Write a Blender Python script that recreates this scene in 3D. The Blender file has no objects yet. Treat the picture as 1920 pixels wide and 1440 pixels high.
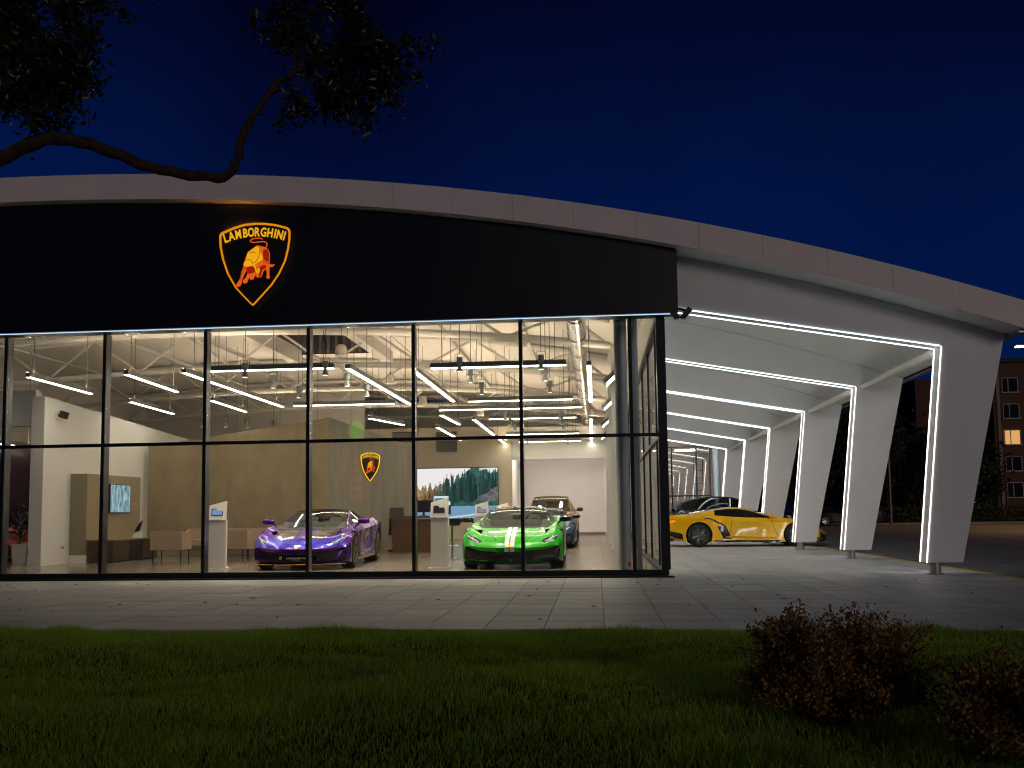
import bpy, bmesh, math, random
import numpy as np
from mathutils import Vector, Matrix
from mathutils.bvhtree import BVHTree
R = math.radians
random.seed(7); rng = np.random.default_rng(7)
SC = bpy.context.scene
COL = SC.collection

# ------------------------------------------------------------------ camera
cam_d = bpy.data.cameras.new('camera'); cam = bpy.data.objects.new('camera', cam_d); COL.objects.link(cam)
YAW, PITCH, ROLL = .0896, .0788, .0123
_r0 = Vector((math.cos(YAW), math.sin(YAW), 0)); _f0 = Vector((-math.sin(YAW), math.cos(YAW), 0))
_fw = _f0*math.cos(PITCH)+Vector((0, 0, math.sin(PITCH))); _u0 = -_f0*math.sin(PITCH)+Vector((0, 0, math.cos(PITCH)))
_rt = _r0*math.cos(ROLL)-_u0*math.sin(ROLL); _up = _r0*math.sin(ROLL)+_u0*math.cos(ROLL)
_m = Matrix((( _rt.x, _up.x, -_fw.x, -1.137), (_rt.y, _up.y, -_fw.y, -15.554), (_rt.z, _up.z, -_fw.z, 1.080), (0, 0, 0, 1)))
cam.matrix_world = _m
cam_d.sensor_width = 36; cam_d.lens = 1730.85/1920*36; cam_d.shift_y = 105.13/1920
cam_d.clip_end = 2000; cam_d.clip_start = .05
SC.camera = cam

# ------------------------------------------------------------------ world: deep blue late dusk
W = bpy.data.worlds.new('World'); SC.world = W; W.use_nodes = True
nt = W.node_tree; nt.nodes.clear()
wo = nt.nodes.new('ShaderNodeOutputWorld'); bg = nt.nodes.new('ShaderNodeBackground')
tc = nt.nodes.new('ShaderNodeTexCoord'); sp = nt.nodes.new('ShaderNodeSeparateXYZ'); cr = nt.nodes.new('ShaderNodeValToRGB')
nz = nt.nodes.new('ShaderNodeTexNoise'); nz.inputs['Scale'].default_value = 2.2; nz.inputs['Detail'].default_value = 4
mr = nt.nodes.new('ShaderNodeMapRange'); mr.inputs[1].default_value = .3; mr.inputs[2].default_value = .75; mr.inputs[3].default_value = -.10; mr.inputs[4].default_value = .10
ad = nt.nodes.new('ShaderNodeMath'); ad.operation = 'ADD'
nt.links.new(tc.outputs['Generated'], sp.inputs[0]); nt.links.new(tc.outputs['Generated'], nz.inputs['Vector'])
nt.links.new(nz.outputs[0], mr.inputs[0]); nt.links.new(sp.outputs['Z'], ad.inputs[0]); nt.links.new(mr.outputs[0], ad.inputs[1])
nt.links.new(ad.outputs[0], cr.inputs[0]); nt.links.new(cr.outputs[0], bg.inputs[0]); nt.links.new(bg.outputs[0], wo.inputs[0])
el = cr.color_ramp.elements
el[0].position = 0; el[0].color = (.0016, .0070, .036, 1)
el[1].position = 1; el[1].color = (.0002, .0003, .003, 1)
for p_, c_ in ((.16, (.0008, .0082, .058, 1)), (.30, (.0006, .0066, .052, 1)), (.42, (.0005, .0034, .028, 1)), (.55, (.0006, .0011, .011, 1))):
    e_ = el.new(p_); e_.color = c_
bg.inputs[1].default_value = 1.0

# the town's dim warm glow: one very weak, soft, low sun
sl = bpy.data.lights.new('sun', 'SUN'); sun = bpy.data.objects.new('sun', sl); COL.objects.link(sun)
sl.energy = .30; sl.angle = R(18); sl.color = (1.0, .85, .75)
sun.rotation_euler = Vector((-.50, 1.0, -.17)).to_track_quat('-Z', 'Y').to_euler()

SC.view_settings.view_transform = 'Standard'; SC.view_settings.look = 'None'
SC.view_settings.gamma = 1; SC.view_settings.exposure = 0; SC.view_settings.use_curve_mapping = False
cy = SC.cycles
cy.use_denoising = True; cy.max_bounces = 10; cy.diffuse_bounces = 4; cy.glossy_bounces = 4; cy.transparent_max_bounces = 40
cy.transmission_bounces = 4; cy.sample_clamp_indirect = 6; cy.caustics_reflective = False; cy.caustics_refractive = False
cy.use_light_tree = True; cy.filter_width = 1.15
try: cy.denoiser = 'OPENIMAGEDENOISE'
except Exception: pass

# ------------------------------------------------------------------ materials
MATS = {}
def _new(name):
    m = bpy.data.materials.new(name); m.use_nodes = True; m.node_tree.nodes.clear()
    return m, m.node_tree.nodes, m.node_tree.links
def M(name, col, rough=.5, metal=0., noise=0., nscale=6., bump=0., bscale=60., coat=0., spec=.5, island=0., objrand=0., stretch=None, col2=None, trans=0.):
    if name in MATS: return MATS[name]
    m, N, L = _new(name)
    o = N.new('ShaderNodeOutputMaterial'); b = N.new('ShaderNodeBsdfPrincipled'); L.new(b.outputs[0], o.inputs[0])
    b.inputs['Base Color'].default_value = (*col, 1); b.inputs['Roughness'].default_value = rough; b.inputs['Metallic'].default_value = metal
    b.inputs['Coat Weight'].default_value = coat; b.inputs['Coat Roughness'].default_value = .03; b.inputs['Specular IOR Level'].default_value = spec
    t = N.new('ShaderNodeTexCoord'); vec = t.outputs['Object']
    if stretch:
        mp = N.new('ShaderNodeMapping'); mp.inputs['Scale'].default_value = stretch; L.new(vec, mp.inputs[0]); vec = mp.outputs[0]
    cur = None
    if noise or col2:
        n = N.new('ShaderNodeTexNoise'); n.inputs['Scale'].default_value = nscale; n.inputs['Detail'].default_value = 6; n.inputs['Roughness'].default_value = .62
        L.new(vec, n.inputs['Vector'])
        r = N.new('ShaderNodeValToRGB'); L.new(n.outputs[0], r.inputs[0])
        r.color_ramp.elements[0].position = .3; r.color_ramp.elements[1].position = .7
        a = col2 if col2 else tuple(c*(1-noise) for c in col); c2 = col if col2 else tuple(min(1, c*(1+noise)) for c in col)
        r.color_ramp.elements[0].color = (*a, 1); r.color_ramp.elements[1].color = (*c2, 1); cur = r.outputs[0]
        rr = N.new('ShaderNodeMapRange'); rr.inputs[3].default_value = max(0, rough-.08); rr.inputs[4].default_value = min(1, rough+.08)
        L.new(n.outputs[0], rr.inputs[0]); L.new(rr.outputs[0], b.inputs['Roughness'])
    if island or objrand:
        if island: g = N.new('ShaderNodeNewGeometry'); src = g.outputs['Random Per Island']; am = island
        else: g = N.new('ShaderNodeObjectInfo'); src = g.outputs['Random']; am = objrand
        mm = N.new('ShaderNodeMapRange'); mm.inputs[3].default_value = 1-am; mm.inputs[4].default_value = 1+am; L.new(src, mm.inputs[0])
        mx = N.new('ShaderNodeVectorMath'); mx.operation = 'SCALE'
        if cur: L.new(cur, mx.inputs[0])
        else: mx.inputs[0].default_value = col
        L.new(mm.outputs[0], mx.inputs['Scale']); cur = mx.outputs[0]
    if cur: L.new(cur, b.inputs['Base Color'])
    if trans:
        tb = N.new('ShaderNodeBsdfTranslucent'); tb.inputs[0].default_value = (*col, 1)
        if cur: L.new(cur, tb.inputs[0])
        xm = N.new('ShaderNodeMixShader'); xm.inputs[0].default_value = trans; L.new(b.outputs[0], xm.inputs[1]); L.new(tb.outputs[0], xm.inputs[2]); L.new(xm.outputs[0], o.inputs[0])
    if bump:
        n2 = N.new('ShaderNodeTexNoise'); n2.inputs['Scale'].default_value = bscale; n2.inputs['Detail'].default_value = 4; L.new(vec, n2.inputs['Vector'])
        bp = N.new('ShaderNodeBump'); bp.inputs['Strength'].default_value = bump; bp.inputs['Distance'].default_value = .02
        L.new(n2.outputs[0], bp.inputs['Height']); L.new(bp.outputs[0], b.inputs['Normal'])
    MATS[name] = m; return m
def E(name, col, s):
    if name in MATS: return MATS[name]
    m, N, L = _new(name); o = N.new('ShaderNodeOutputMaterial'); e = N.new('ShaderNodeEmission')
    e.inputs[0].default_value = (*col, 1); e.inputs[1].default_value = s; L.new(e.outputs[0], o.inputs[0]); MATS[name] = m; return m
def GLASS(name, tint=(.96, .97, .96), dens=0., ior=1.45, rough=.0):
    if name in MATS: return MATS[name]
    m, N, L = _new(name); o = N.new('ShaderNodeOutputMaterial')
    t = N.new('ShaderNodeBsdfTransparent'); t.inputs[0].default_value = (*[c*(1-dens) for c in tint], 1)
    g = N.new('ShaderNodeBsdfGlossy'); g.inputs['Roughness'].default_value = rough
    f = N.new('ShaderNodeFresnel'); gq = N.new('ShaderNodeNewGeometry'); mq = N.new('ShaderNodeMapRange'); mq.inputs[3].default_value = ior; mq.inputs[4].default_value = 1/ior; L.new(gq.outputs['Backfacing'], mq.inputs[0]); L.new(mq.outputs[0], f.inputs[0])
    x = N.new('ShaderNodeMixShader'); L.new(f.outputs[0], x.inputs[0]); L.new(t.outputs[0], x.inputs[1]); L.new(g.outputs[0], x.inputs[2]); L.new(x.outputs[0], o.inputs[0])
    MATS[name] = m; return m

white = M('white_panel', (.78, .78, .77), .45, noise=.03, nscale=1.5)
roofw = M('roof_panel', (.84, .73, .71), .5, noise=.05, nscale=2)
wallw = M('white_wall', (.72, .70, .66), .7, noise=.03, nscale=2)
ceilm = M('ceiling_sheet', (.80, .77, .72), .6, noise=.05, nscale=1.2, stretch=(9, .15, 1))
steelw = M('white_steel', (.70, .68, .63), .45, noise=.04)
dark = M('dark_aluminium', (.012, .013, .014), .32, metal=.3, noise=.2)
darkside = M('anodised_aluminium', (.10, .10, .10), .35, metal=.8, noise=.15)
blackbox = M('black_composite', (.006, .006, .006), .38, noise=.4, nscale=.6)
alu = M('aluminium', (.30, .31, .30), .4, metal=.7, noise=.1)
spotg = M('spot_grey', (.34, .36, .34), .5, metal=.1, noise=.08)
alud = M('dark_housing', (.15, .165, .155), .5, metal=.2, noise=.1)
ducts = M('galvanised', (.75, .74, .70), .25, metal=1, noise=.08, nscale=12, stretch=(1, 8, 1))
taupe = M('taupe_render', (.215, .170, .098), .55, noise=.17, nscale=2.2, bump=.25, bscale=9, stretch=(1, 1, .5))
oak = M('oak_veneer', (.30, .24, .155), .5, noise=.12, nscale=5, stretch=(3, 3, .4))
walnut = M('dark_walnut', (.05, .032, .02), .4, noise=.3, nscale=6, stretch=(5, 5, .6))
beige = M('beige_leather', (.36, .27, .19), .55, noise=.06, bump=.1, bscale=120)
chrome = M('chrome', (.7, .7, .7), .12, metal=1)
blackp = M('black_plastic', (.012, .012, .013), .35, noise=.2)
rubber = M('tyre_rubber', (.010, .010, .011), .75, bump=.2, bscale=80)
kiosk_w = M('kiosk_white', (.80, .78, .74), .35, noise=.02)
kiosk_g = M('kiosk_grey', (.60, .59, .56), .45, noise=.03)
pane_g = GLASS('clear_pane')
ledw = E('led_white', (.80, .96, 1.0), 5.6)
ledp = E('led_soft', (1.0, .90, .92), 4.0)
ledr = E('added_led_rear', (.93, .98, 1.0), 17)
lampw = E('lamp_diffuser', (1.0, .90, .72), 24)
lampu = E('uplight_fill', (1.0, .77, .54), 50)
lampv = E('uplight_fill_strong', (1.0, .77, .54), 105)
spotw = E('spot_mouth', (1.0, .93, .80), 5)

# ------------------------------------------------------------------ mesh helpers
class MB:
    def __init__(s): s.v = []; s.f = []
    def box(s, x0, x1, y0, y1, z0, z1):
        n = len(s.v); s.v += [(x0, y0, z0), (x1, y0, z0), (x1, y1, z0), (x0, y1, z0), (x0, y0, z1), (x1, y0, z1), (x1, y1, z1), (x0, y1, z1)]
        s.f += [tuple(n+i for i in q) for q in ((0, 3, 2, 1), (4, 5, 6, 7), (0, 1, 5, 4), (1, 2, 6, 5), (2, 3, 7, 6), (3, 0, 4, 7))]; return s
    def obox(s, c, sz, rot=None):
        n0 = len(s.v); a, b, d = (q/2 for q in sz); s.box(-a, a, -b, b, -d, d)
        m = rot if rot is not None else Matrix.Identity(3)
        for i in range(n0, len(s.v)): s.v[i] = tuple(m @ Vector(s.v[i])+Vector(c))
        return s
    def bar(s, p, q, w, h=None, up=(0, 0, 1)):
        p, q = Vector(p), Vector(q); d = q-p; h = h or w; d_ = d.normalized()
        u = Vector(up); x = d_.cross(u)
        if x.length < 1e-4: x = d_.cross(Vector((0, 1, 0)))
        x.normalize(); u = x.cross(d_)
        n = len(s.v)
        for c in (p, q):
            for a, b in ((-1, -1), (1, -1), (1, 1), (-1, 1)): s.v.append(tuple(c+x*a*w/2+u*b*h/2))
        s.f += [(n, n+1, n+2, n+3), (n+7, n+6, n+5, n+4)]+[(n+i, n+4+i, n+4+(i+1) % 4, n+(i+1) % 4) for i in range(4)]; return s
    def tube(s, pts, r, k=8, cap=True):
        pts = [Vector(p) for p in pts]; rs = r if isinstance(r, (list, tuple)) else [r]*len(pts); n0 = len(s.v); prev = None
        for i, p in enumerate(pts):
            d = (pts[min(i+1, len(pts)-1)]-pts[max(i-1, 0)]).normalized()
            a = prev if prev is not None else (Vector((0, 0, 1)) if abs(d.z) < .9 else Vector((1, 0, 0)))
            x = d.cross(a); x = x if x.length > 1e-5 else d.cross(Vector((0, 1, 0))); x.normalize(); y = x.cross(d).normalized(); prev = y
            for j in range(k):
                t = 2*math.pi*j/k; s.v.append(tuple(p+(x*math.cos(t)+y*math.sin(t))*rs[i]))
        for i in range(len(pts)-1):
            for j in range(k):
                a = n0+i*k+j; b = n0+i*k+(j+1) % k; s.f.append((a, b, b+k, a+k))
        if cap: s.f.append(tuple(n0+j for j in reversed(range(k)))); s.f.append(tuple(n0+(len(pts)-1)*k+j for j in range(k)))
        return s
    def lathe(s, prof, k=24, c=(0, 0, 0), axis='z'):
        n0 = len(s.v); c = Vector(c)
        for r, h in prof:
            for j in range(k):
                t = 2*math.pi*j/k; a, b = r*math.cos(t), r*math.sin(t)
                p = (a, b, h) if axis == 'z' else ((h, a, b) if axis == 'x' else (a, h, b)); s.v.append(tuple(Vector(p)+c))
        for i in range(len(prof)-1):
            for j in range(k):
                a = n0+i*k+j; b = n0+i*k+(j+1) % k; s.f.append((a, b, b+k, a+k) if axis != 'y' else (a, a+k, b+k, b))
        return s
    def prism(s, poly, a, b, axis='y'):
        n = len(poly); n0 = len(s.v)
        for t in (a, b):
            for (p, q) in poly: s.v.append((p, t, q) if axis == 'y' else ((t, p, q) if axis == 'x' else (p, q, t)))
        s.f.append(tuple(n0+i for i in range(n))); s.f.append(tuple(n0+n+i for i in reversed(range(n))))
        for i in range(n): j = (i+1) % n; s.f.append((n0+i, n0+n+i, n0+n+j, n0+j))
        return s
    def mesh(s, name, mat=None, smooth=None):
        me = bpy.data.meshes.new(name); me.from_pydata(s.v, [], s.f)
        bm = bmesh.new(); bm.from_mesh(me); bmesh.ops.recalc_face_normals(bm, faces=bm.faces); bm.to_mesh(me); bm.free()
        if mat: me.materials.append(mat)
        if smooth is not None:
            for p in me.polygons: p.use_smooth = True
            me.set_sharp_from_angle(angle=R(smooth))
        return me
    def build(s, name, mat=None, parent=None, smooth=None, loc=None):
        return ob(name, s.mesh(name, mat, smooth), parent, loc)
def ob(name, me, parent=None, loc=None):
    o = bpy.data.objects.new(name, me); COL.objects.link(o)
    if parent is not None: o.parent = parent
    if loc is not None: o.location = loc
    return o
def tag(o, label, cat, group=None):
    o['label'] = label; o['category'] = cat
    if group: o['group'] = group
    return o
def thing(name, label, cat, loc=(0, 0, 0), rz=0, group=None):
    o = bpy.data.objects.new(name, None); COL.objects.link(o); o.location = loc; o.rotation_euler.z = rz; o.empty_display_size = .2
    return tag(o, label, cat, group)
def struct(o): o['kind'] = 'structure'; return o
def stuff(o): o['kind'] = 'stuff'; return o
def mesh_np(name, V, F, mat=None):
    V = np.asarray(V, np.float32); F = np.asarray(F, np.int32); k = F.shape[1]
    me = bpy.data.meshes.new(name); me.vertices.add(len(V)); me.vertices.foreach_set('co', V.ravel())
    me.loops.add(F.size); me.loops.foreach_set('vertex_index', F.ravel()); me.polygons.add(len(F))
    me.polygons.foreach_set('loop_start', np.arange(len(F), dtype=np.int32)*k); me.polygons.foreach_set('loop_total', np.full(len(F), k, np.int32))
    me.update(calc_edges=True)
    if mat: me.materials.append(mat)
    return me
def text_mesh(s, size, ext=.004, mat=None, offset=0., align='CENTER', sx=1):
    cu = bpy.data.curves.new('lettering', 'FONT'); cu.body = s; cu.size = size; cu.extrude = ext; cu.offset = offset; cu.align_x = align; cu.resolution_u = 4
    o = bpy.data.objects.new('lettering', cu); COL.objects.link(o)
    bpy.context.view_layer.update()
    me = bpy.data.meshes.new_from_object(o.evaluated_get(bpy.context.evaluated_depsgraph_get()))
    bpy.data.objects.remove(o); bpy.data.curves.remove(cu)
    if sx != 1:
        for v in me.vertices: v.co.x *= sx
    me.materials.clear()
    if mat: me.materials.append(mat)
    return me
def copy_tree(o, parent=None):
    c = o.copy(); COL.objects.link(c); c.parent = parent
    for ch in o.children: copy_tree(ch, c)
    return c

# ================================================================== GROUND
asph = M('asphalt', (.15, .145, .138), .6, noise=.35, nscale=1.3, bump=.5, bscale=140)
soil = M('lawn_soil', (.030, .038, .010), .98, spec=.05, noise=.4, nscale=3)
pave = M('concrete_paver', (.47, .465, .455), .55, noise=.30, nscale=1.3, bump=.2, bscale=45, objrand=.13, stretch=(1, 2.2, 1))
bed = M('paving_bed', (.10, .098, .094), .9, noise=.2)
yell = M('yellow_paint', (.80, .55, .02), .6, noise=.15, nscale=8)
whitep = M('white_road_paint', (.45, .43, .40), .7, noise=.2, nscale=6)
g = MB(); g.v = [(-400, -60, -.22), (400, -60, -.22), (400, 700, -.22), (-400, 700, -.22)]; g.f = [(0, 1, 2, 3)]
struct(g.build('ground', M('dark_ground', (.03, .03, .022), .9, noise=.4, nscale=.4)))
T = .567; PX0 = -1.64-22*T; NX = 34; PY0 = -6.86; NY = 60
lot = MB(); xe = PX0+NX*T
lot.v = [(xe+.02, -7, -.012), (120, -7, -.012), (120, 49.0, -.012), (xe+.02, 49, -.012)]; lot.f = [(0, 1, 2, 3)]
road = struct(lot.build('car_park', asph))
for y0, y1 in ((-6.5, 3), (3.03, 13), (13.03, 26)): MB().box(5.20, 5.31, y0, y1, -.006, -.004).build('yellow_line', yell, road)
for i in range(9): MB().box(8.6+2.6*i, 8.7+2.6*i, 30, 35, -.007, -.005).build('bay_line', whitep, road)
for i in range(3): MB().box(7, 60, 20+9*i, 20.1+9*i, -.007, -.005).build('lane_line', whitep, road)
pv = MB().box(PX0, xe, PY0, PY0+NY*T, -.10, -.045).build('pavement', bed); struct(pv)
tm = MB().box(0, T-.008, 0, T-.008, -.05, 0).mesh('paver', pave)
cxp, cyp = -1.137, -15.554
cells = []
for i in range(NX):
    for j in range(NY):
        x = PX0+i*T; y = PY0+j*T
        if x < -.02 and y > -.3: continue
        if x < .6 and y > 25: continue
        dy = y-cyp; vis = -(.62*dy+.6) < (x-cxp+.09*dy) < .62*dy+.6
        if x < -14.5 : continue
        cells.append((not vis, dy*dy+(x-cxp)**2, x, y))
cells.sort()
for (nv, d, x, y) in cells[:300]: ob('paver', tm, pv, (x, y, random.uniform(-.0015, .0015)))
r_ = MB()
for (nv, d, x, y) in cells[300:]: r_.box(x, x+T-.008, y, y+T-.008, -.05, 0)
stuff(r_.build('paver', pave, pv))
# fallen leaves on the paving
lf = MB()
for i in range(70):
    x = random.uniform(-12, 4); y = random.uniform(-6.6, -.6); a = random.uniform(0, 6.28); L_ = random.uniform(.02, .05)
    n = len(lf.v); c_, s_ = math.cos(a)*L_, math.sin(a)*L_
    lf.v += [(x-c_, y-s_, .004), (x+s_*.5, y-c_*.5, .012), (x+c_, y+s_, .006), (x-s_*.5, y+c_*.5, .015)]; lf.f.append((n, n+1, n+2, n+3))
lo = lf.build('fallen_leaves', M('dead_leaf', (.03, .02, .012), .8)); stuff(lo); lo['label'] = 'dead leaves scattered over the grey paving'

# ================================================================== SHOWROOM BUILDING
_rx = [-21, -17, -14, -11.45, -9.2, -8.24, -6.26, -5.33, -3.87, -2.08, -.16, 2.54, 4.25, 5.59]
_rz = [6.10, 6.42, 6.58, 6.615, 6.59, 6.55, 6.41, 6.32, 6.14, 5.86, 5.51, 4.84, 4.31, 3.885]
_pf = np.polyfit(_rx, _rz, 5)
def zR(x): return float(np.polyval(_pf, x))
XE = 5.67
bld = thing('showroom_building', 'long arched-roof car showroom with glass front and black sign band', 'building', (0, 0, 0))
# glass front
S = 1.8535; X0 = -.5166; ZT, ZM, ZB = 4.397, 2.360, .088
mx = [X0-S*i for i in range(9)]; XL = mx[-1]
gl = MB().box(XL-.03, .03, -.03, .07, ZB-.06, ZB+.03).build('front_glazing', dark, bld)
MB().box(XL, .12, -.22, .10, -.03, ZB-.062).build('sill', dark, gl)
MB().box(XL-.03, .03, -.03, .07, ZT-.055, ZT+.02).build('head_rail', darkside, gl)
MB().box(XL-.03, -.06, -.031, .06, ZM-.028, ZM+.028).build('transom', dark, gl)
for x in mx:
    MB().box(x-.03, x+.03, -.034, .0, ZB+.03, ZT-.055).build('mullion', dark, gl)
    MB().box(x-.028, x+.028, .001, .15, ZB+.03, ZT-.055).build('mullion_fin', darkside, gl)
MB().box(-.075, .075, -.036, .13, ZB+.03, ZT-.056).build('corner_post', dark, gl)
edges = sorted(mx)+[-.045]
for a, b in zip(edges[:-1], edges[1:]):
    for z0, z1 in ((ZB+.03, ZM-.028), (ZM+.028, ZT-.055)):
        MB().box(a+.031, b-.031, .012, .022, z0+.002, z1-.002).build('pane', pane_g, gl)
MB().box(-.62, -.58, .008, .010, .16, .25).build('warning_sticker', M('red_sticker', (.5, .04, .03), .5), gl)
# side glass wall under the canopy
sg = MB().box(-.06, .06, .14, 25.0, ZB-.10, ZB+.03).build('side_glazing', dark, bld)
MB().box(-.06, .06, .14, 25.0, ZT-.055, ZT+.05).build('head_rail', dark, sg)
MB().box(-.05, .05, .14, 25.0, ZM-.028, ZM+.028).build('transom', dark, sg)
ys = [.10]+[1.3+2.35*i for i in range(11)]
for a, b in zip(ys[:-1], ys[1:]):
    MB().box(-.03, .045, b-.03, b+.03, ZB+.031, ZT-.056).build('mullion', dark, sg)
    for z0, z1 in ((ZB+.03, ZM-.028), (ZM+.028, ZT-.055)):
        MB().box(-.010, .0, a+.034, b-.034, z0+.002, z1-.002).build('pane', pane_g, sg)
MB().box(-.05, .09, 25.01, 26.56, 0, 5.3).build('end_pier', white, bld)
# wall above the side glass
w = MB()
for i in range(25): w.box(-.05, .09, i*1.0+.345*(i == 0), i+.994, ZT+.052, zR(.1)-.02)
w.build('side_spandrel', white, bld)
MB().box(.095, .125, .36, 25, ZT+.06, ZT+.09).build('spandrel_light', ledp, bld)
# black sign band
FZ = 4.335; fb = MB(); xs = list(np.linspace(-16.4, .27, 40))
poly = [(-16.4, FZ), (.27, FZ)]+[(x, zR(x)-.012) for x in reversed(xs)]
fas = fb.prism(poly, -.40, -.045, 'y').build('sign_band', blackbox, bld)
for x in (-14.2, -11.75, -9.3, -4.4, -1.95):
    MB().box(x-.004, x+.004, -.403, -.399, FZ+.02, zR(x)-.03).build('panel_joint', M('joint_black', (.002, .002, .002), .8), fas)
MB().box(-16.3, .25, -.34, -.325, FZ-.012, FZ-.001).build('band_light', E('led_cool', (.55, .78, 1.0), 1.2), fas)
# roof edge panels, one metre each
roof = MB()
xs = np.linspace(-17.0, XE-.03, 60); zu = [zR(x) for x in xs]
n = 0
for x, z in zip(xs, zu): roof.v += [(x, -.52, z+.40), (x, 30, z+.40), (x, 30, z+.47), (x, -.52, z+.47)]
for i in range(len(xs)-1):
    a, b = 4*i, 4*i+4
    for j in range(4): roof.f.append((a+j, a+(j+1) % 4, b+(j+1) % 4, b+j))
roof.f += [(3, 2, 1, 0), tuple(4*(len(xs)-1)+j for j in range(4))]
rf = roof.build('roof', roofw, bld)
px = XE
while px > -16.5:
    xa = px-1.012; p_ = MB(); q = np.linspace(xa+.002, px-.002, 5); pl = [(x, zR(x)) for x in q]+[(x, zR(x)+.445) for x in reversed(q)]
    p_.prism(pl, -.60+random.uniform(-.002, .002), -.53, 'y').build('edge_panel', roofw, rf); px = xa
# soffit: canopy and front overhang
so = MB(); xs = np.linspace(-16.5, XE-.01, 50)
for x in xs:
    z = zR(x); so.v += [(x, -.528, z+.004), (x, -.06, z+.004), (x, -.06, z+.03), (x, -.528, z+.03)]
for i in range(len(xs)-1):
    for j in range(4): so.f.append((4*i+j, 4*i+(j+1) % 4, 4*i+4+(j+1) % 4, 4*i+4+j))
so.build('front_soffit', white, rf)
so = MB(); xs = np.linspace(.10, XE-.12, 26)
for j in range(6):
    s2 = MB(); y0, y1 = (-.055 if j == 0 else j*5+.006), (j*5+4.994 if j < 5 else 29.5)
    for x in xs: z = zR(x); s2.v += [(x, y0, z+.004), (x, y1, z+.004), (x, y1, z+.03), (x, y0, z+.03)]
    for i in range(len(xs)-1):
        for k in range(4): s2.f.append((4*i+k, 4*i+(k+1) % 4, 4*i+4+(k+1) % 4, 4*i+4+k))
    s2.build('canopy_soffit', white, rf)
MB().box(XE-.10, XE-.02, -.5, 29.5, zR(XE)+.05, zR(XE)+.12).build('eave_gutter', dark, rf)
MB().box(XE-.12, XE-.005, -.52, 29.5, zR(XE)-.03, zR(XE)-.005).build('eave_rail', alu, rf)
bo = MB()
for i in range(18): bo.box(XE-.115, XE-.11, .4+.27*i, .48+.27*i, zR(XE), zR(XE)+.05)

# back and side walls of the building shell
MB().box(-20.2, -20, .2, 27.2, 0, 6.2).build('end_wall', wallw, bld)
# shield sign
neon = E('neon_amber', (.72, .24, .005), 1.0); neon_y = E('neon_yellow', (.86, .40, .012), 1.0); neon_o = E('neon_orange', (.72, .105, .010), 1.0); neon_r = E('neon_red', (.30, .012, .002), 1.0); neon_h = E('neon_gold', (.86, .40, .008), 1.0)
def zpt(p): return ((p[0]-585)/1224*170/105.3, -(p[1]-705)/1440*200/105.3)
def smooth_poly(pts, k=4, closed=True):
    out = []; n = len(pts)
    for i in range(n if closed else n-1):
        p0, p1, p2, p3 = [np.array(pts[(i+d) % n] if closed else pts[min(max(i+d, 0), n-1)], float) for d in (-1, 0, 1, 2)]
        for j in range(k):
            t = j/k; out.append(tuple(.5*((2*p1)+(-p0+p2)*t+(2*p0-5*p1+4*p2-p3)*t*t+(-p0+3*p1-3*p2+p3)*t**3)))
    if not closed: out.append(tuple(pts[-1]))
    return out
SH = [(585, 158), (720, 164), (870, 188), (1020, 232), (1052, 258), (1060, 300), (1058, 390), (1040, 520), (1000, 680), (920, 845), (820, 990), (690, 1130), (580, 1245), (566, 1250), (552, 1245), (440, 1130), (330, 1010), (220, 820), (150, 620), (115, 450), (108, 320), (118, 285), (150, 262), (300, 205), (440, 168)]
BULL = [(615, 455), (560, 490), (490, 540), (470, 600), (450, 650), (430, 700), (435, 740), (415, 780), (400, 840), (385, 900), (350, 950), (335, 980), (360, 998), (395, 985), (410, 950), (420, 890), (445, 840), (470, 790), (490, 790), (485, 840), (465, 880), (430, 910), (430, 945), (455, 955), (485, 940), (500, 900), (520, 860), (518, 890), (535, 910), (570, 900), (585, 860), (592, 830), (602, 870), (625, 880), (670, 878), (690, 840), (700, 800), (735, 770), (745, 810), (750, 850), (738, 885), (765, 905), (790, 890), (780, 840), (780, 790), (785, 745), (820, 748), (855, 715), (820, 718), (780, 700), (785, 640), (785, 570), (765, 520), (740, 490), (715, 482), (660, 465)]
HI1 = [(490, 560), (560, 505), (620, 470), (655, 530), (690, 610), (690, 650), (640, 675), (600, 700), (540, 725), (480, 732), (445, 705), (468, 640)]
HI2 = [(565, 735), (605, 700), (618, 770), (640, 760), (655, 790), (625, 830), (605, 800)]
HI3 = [(735, 560), (758, 580), (760, 630), (742, 640)]
RED1 = [(478, 745), (575, 738), (590, 800), (560, 820), (495, 825)]
RED2 = [(700, 560), (740, 505), (775, 570), (772, 680), (735, 665), (705, 640)]
RED3 = [(660, 740), (735, 720), (735, 760), (690, 790), (672, 865), (640, 865), (658, 800)]
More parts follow.
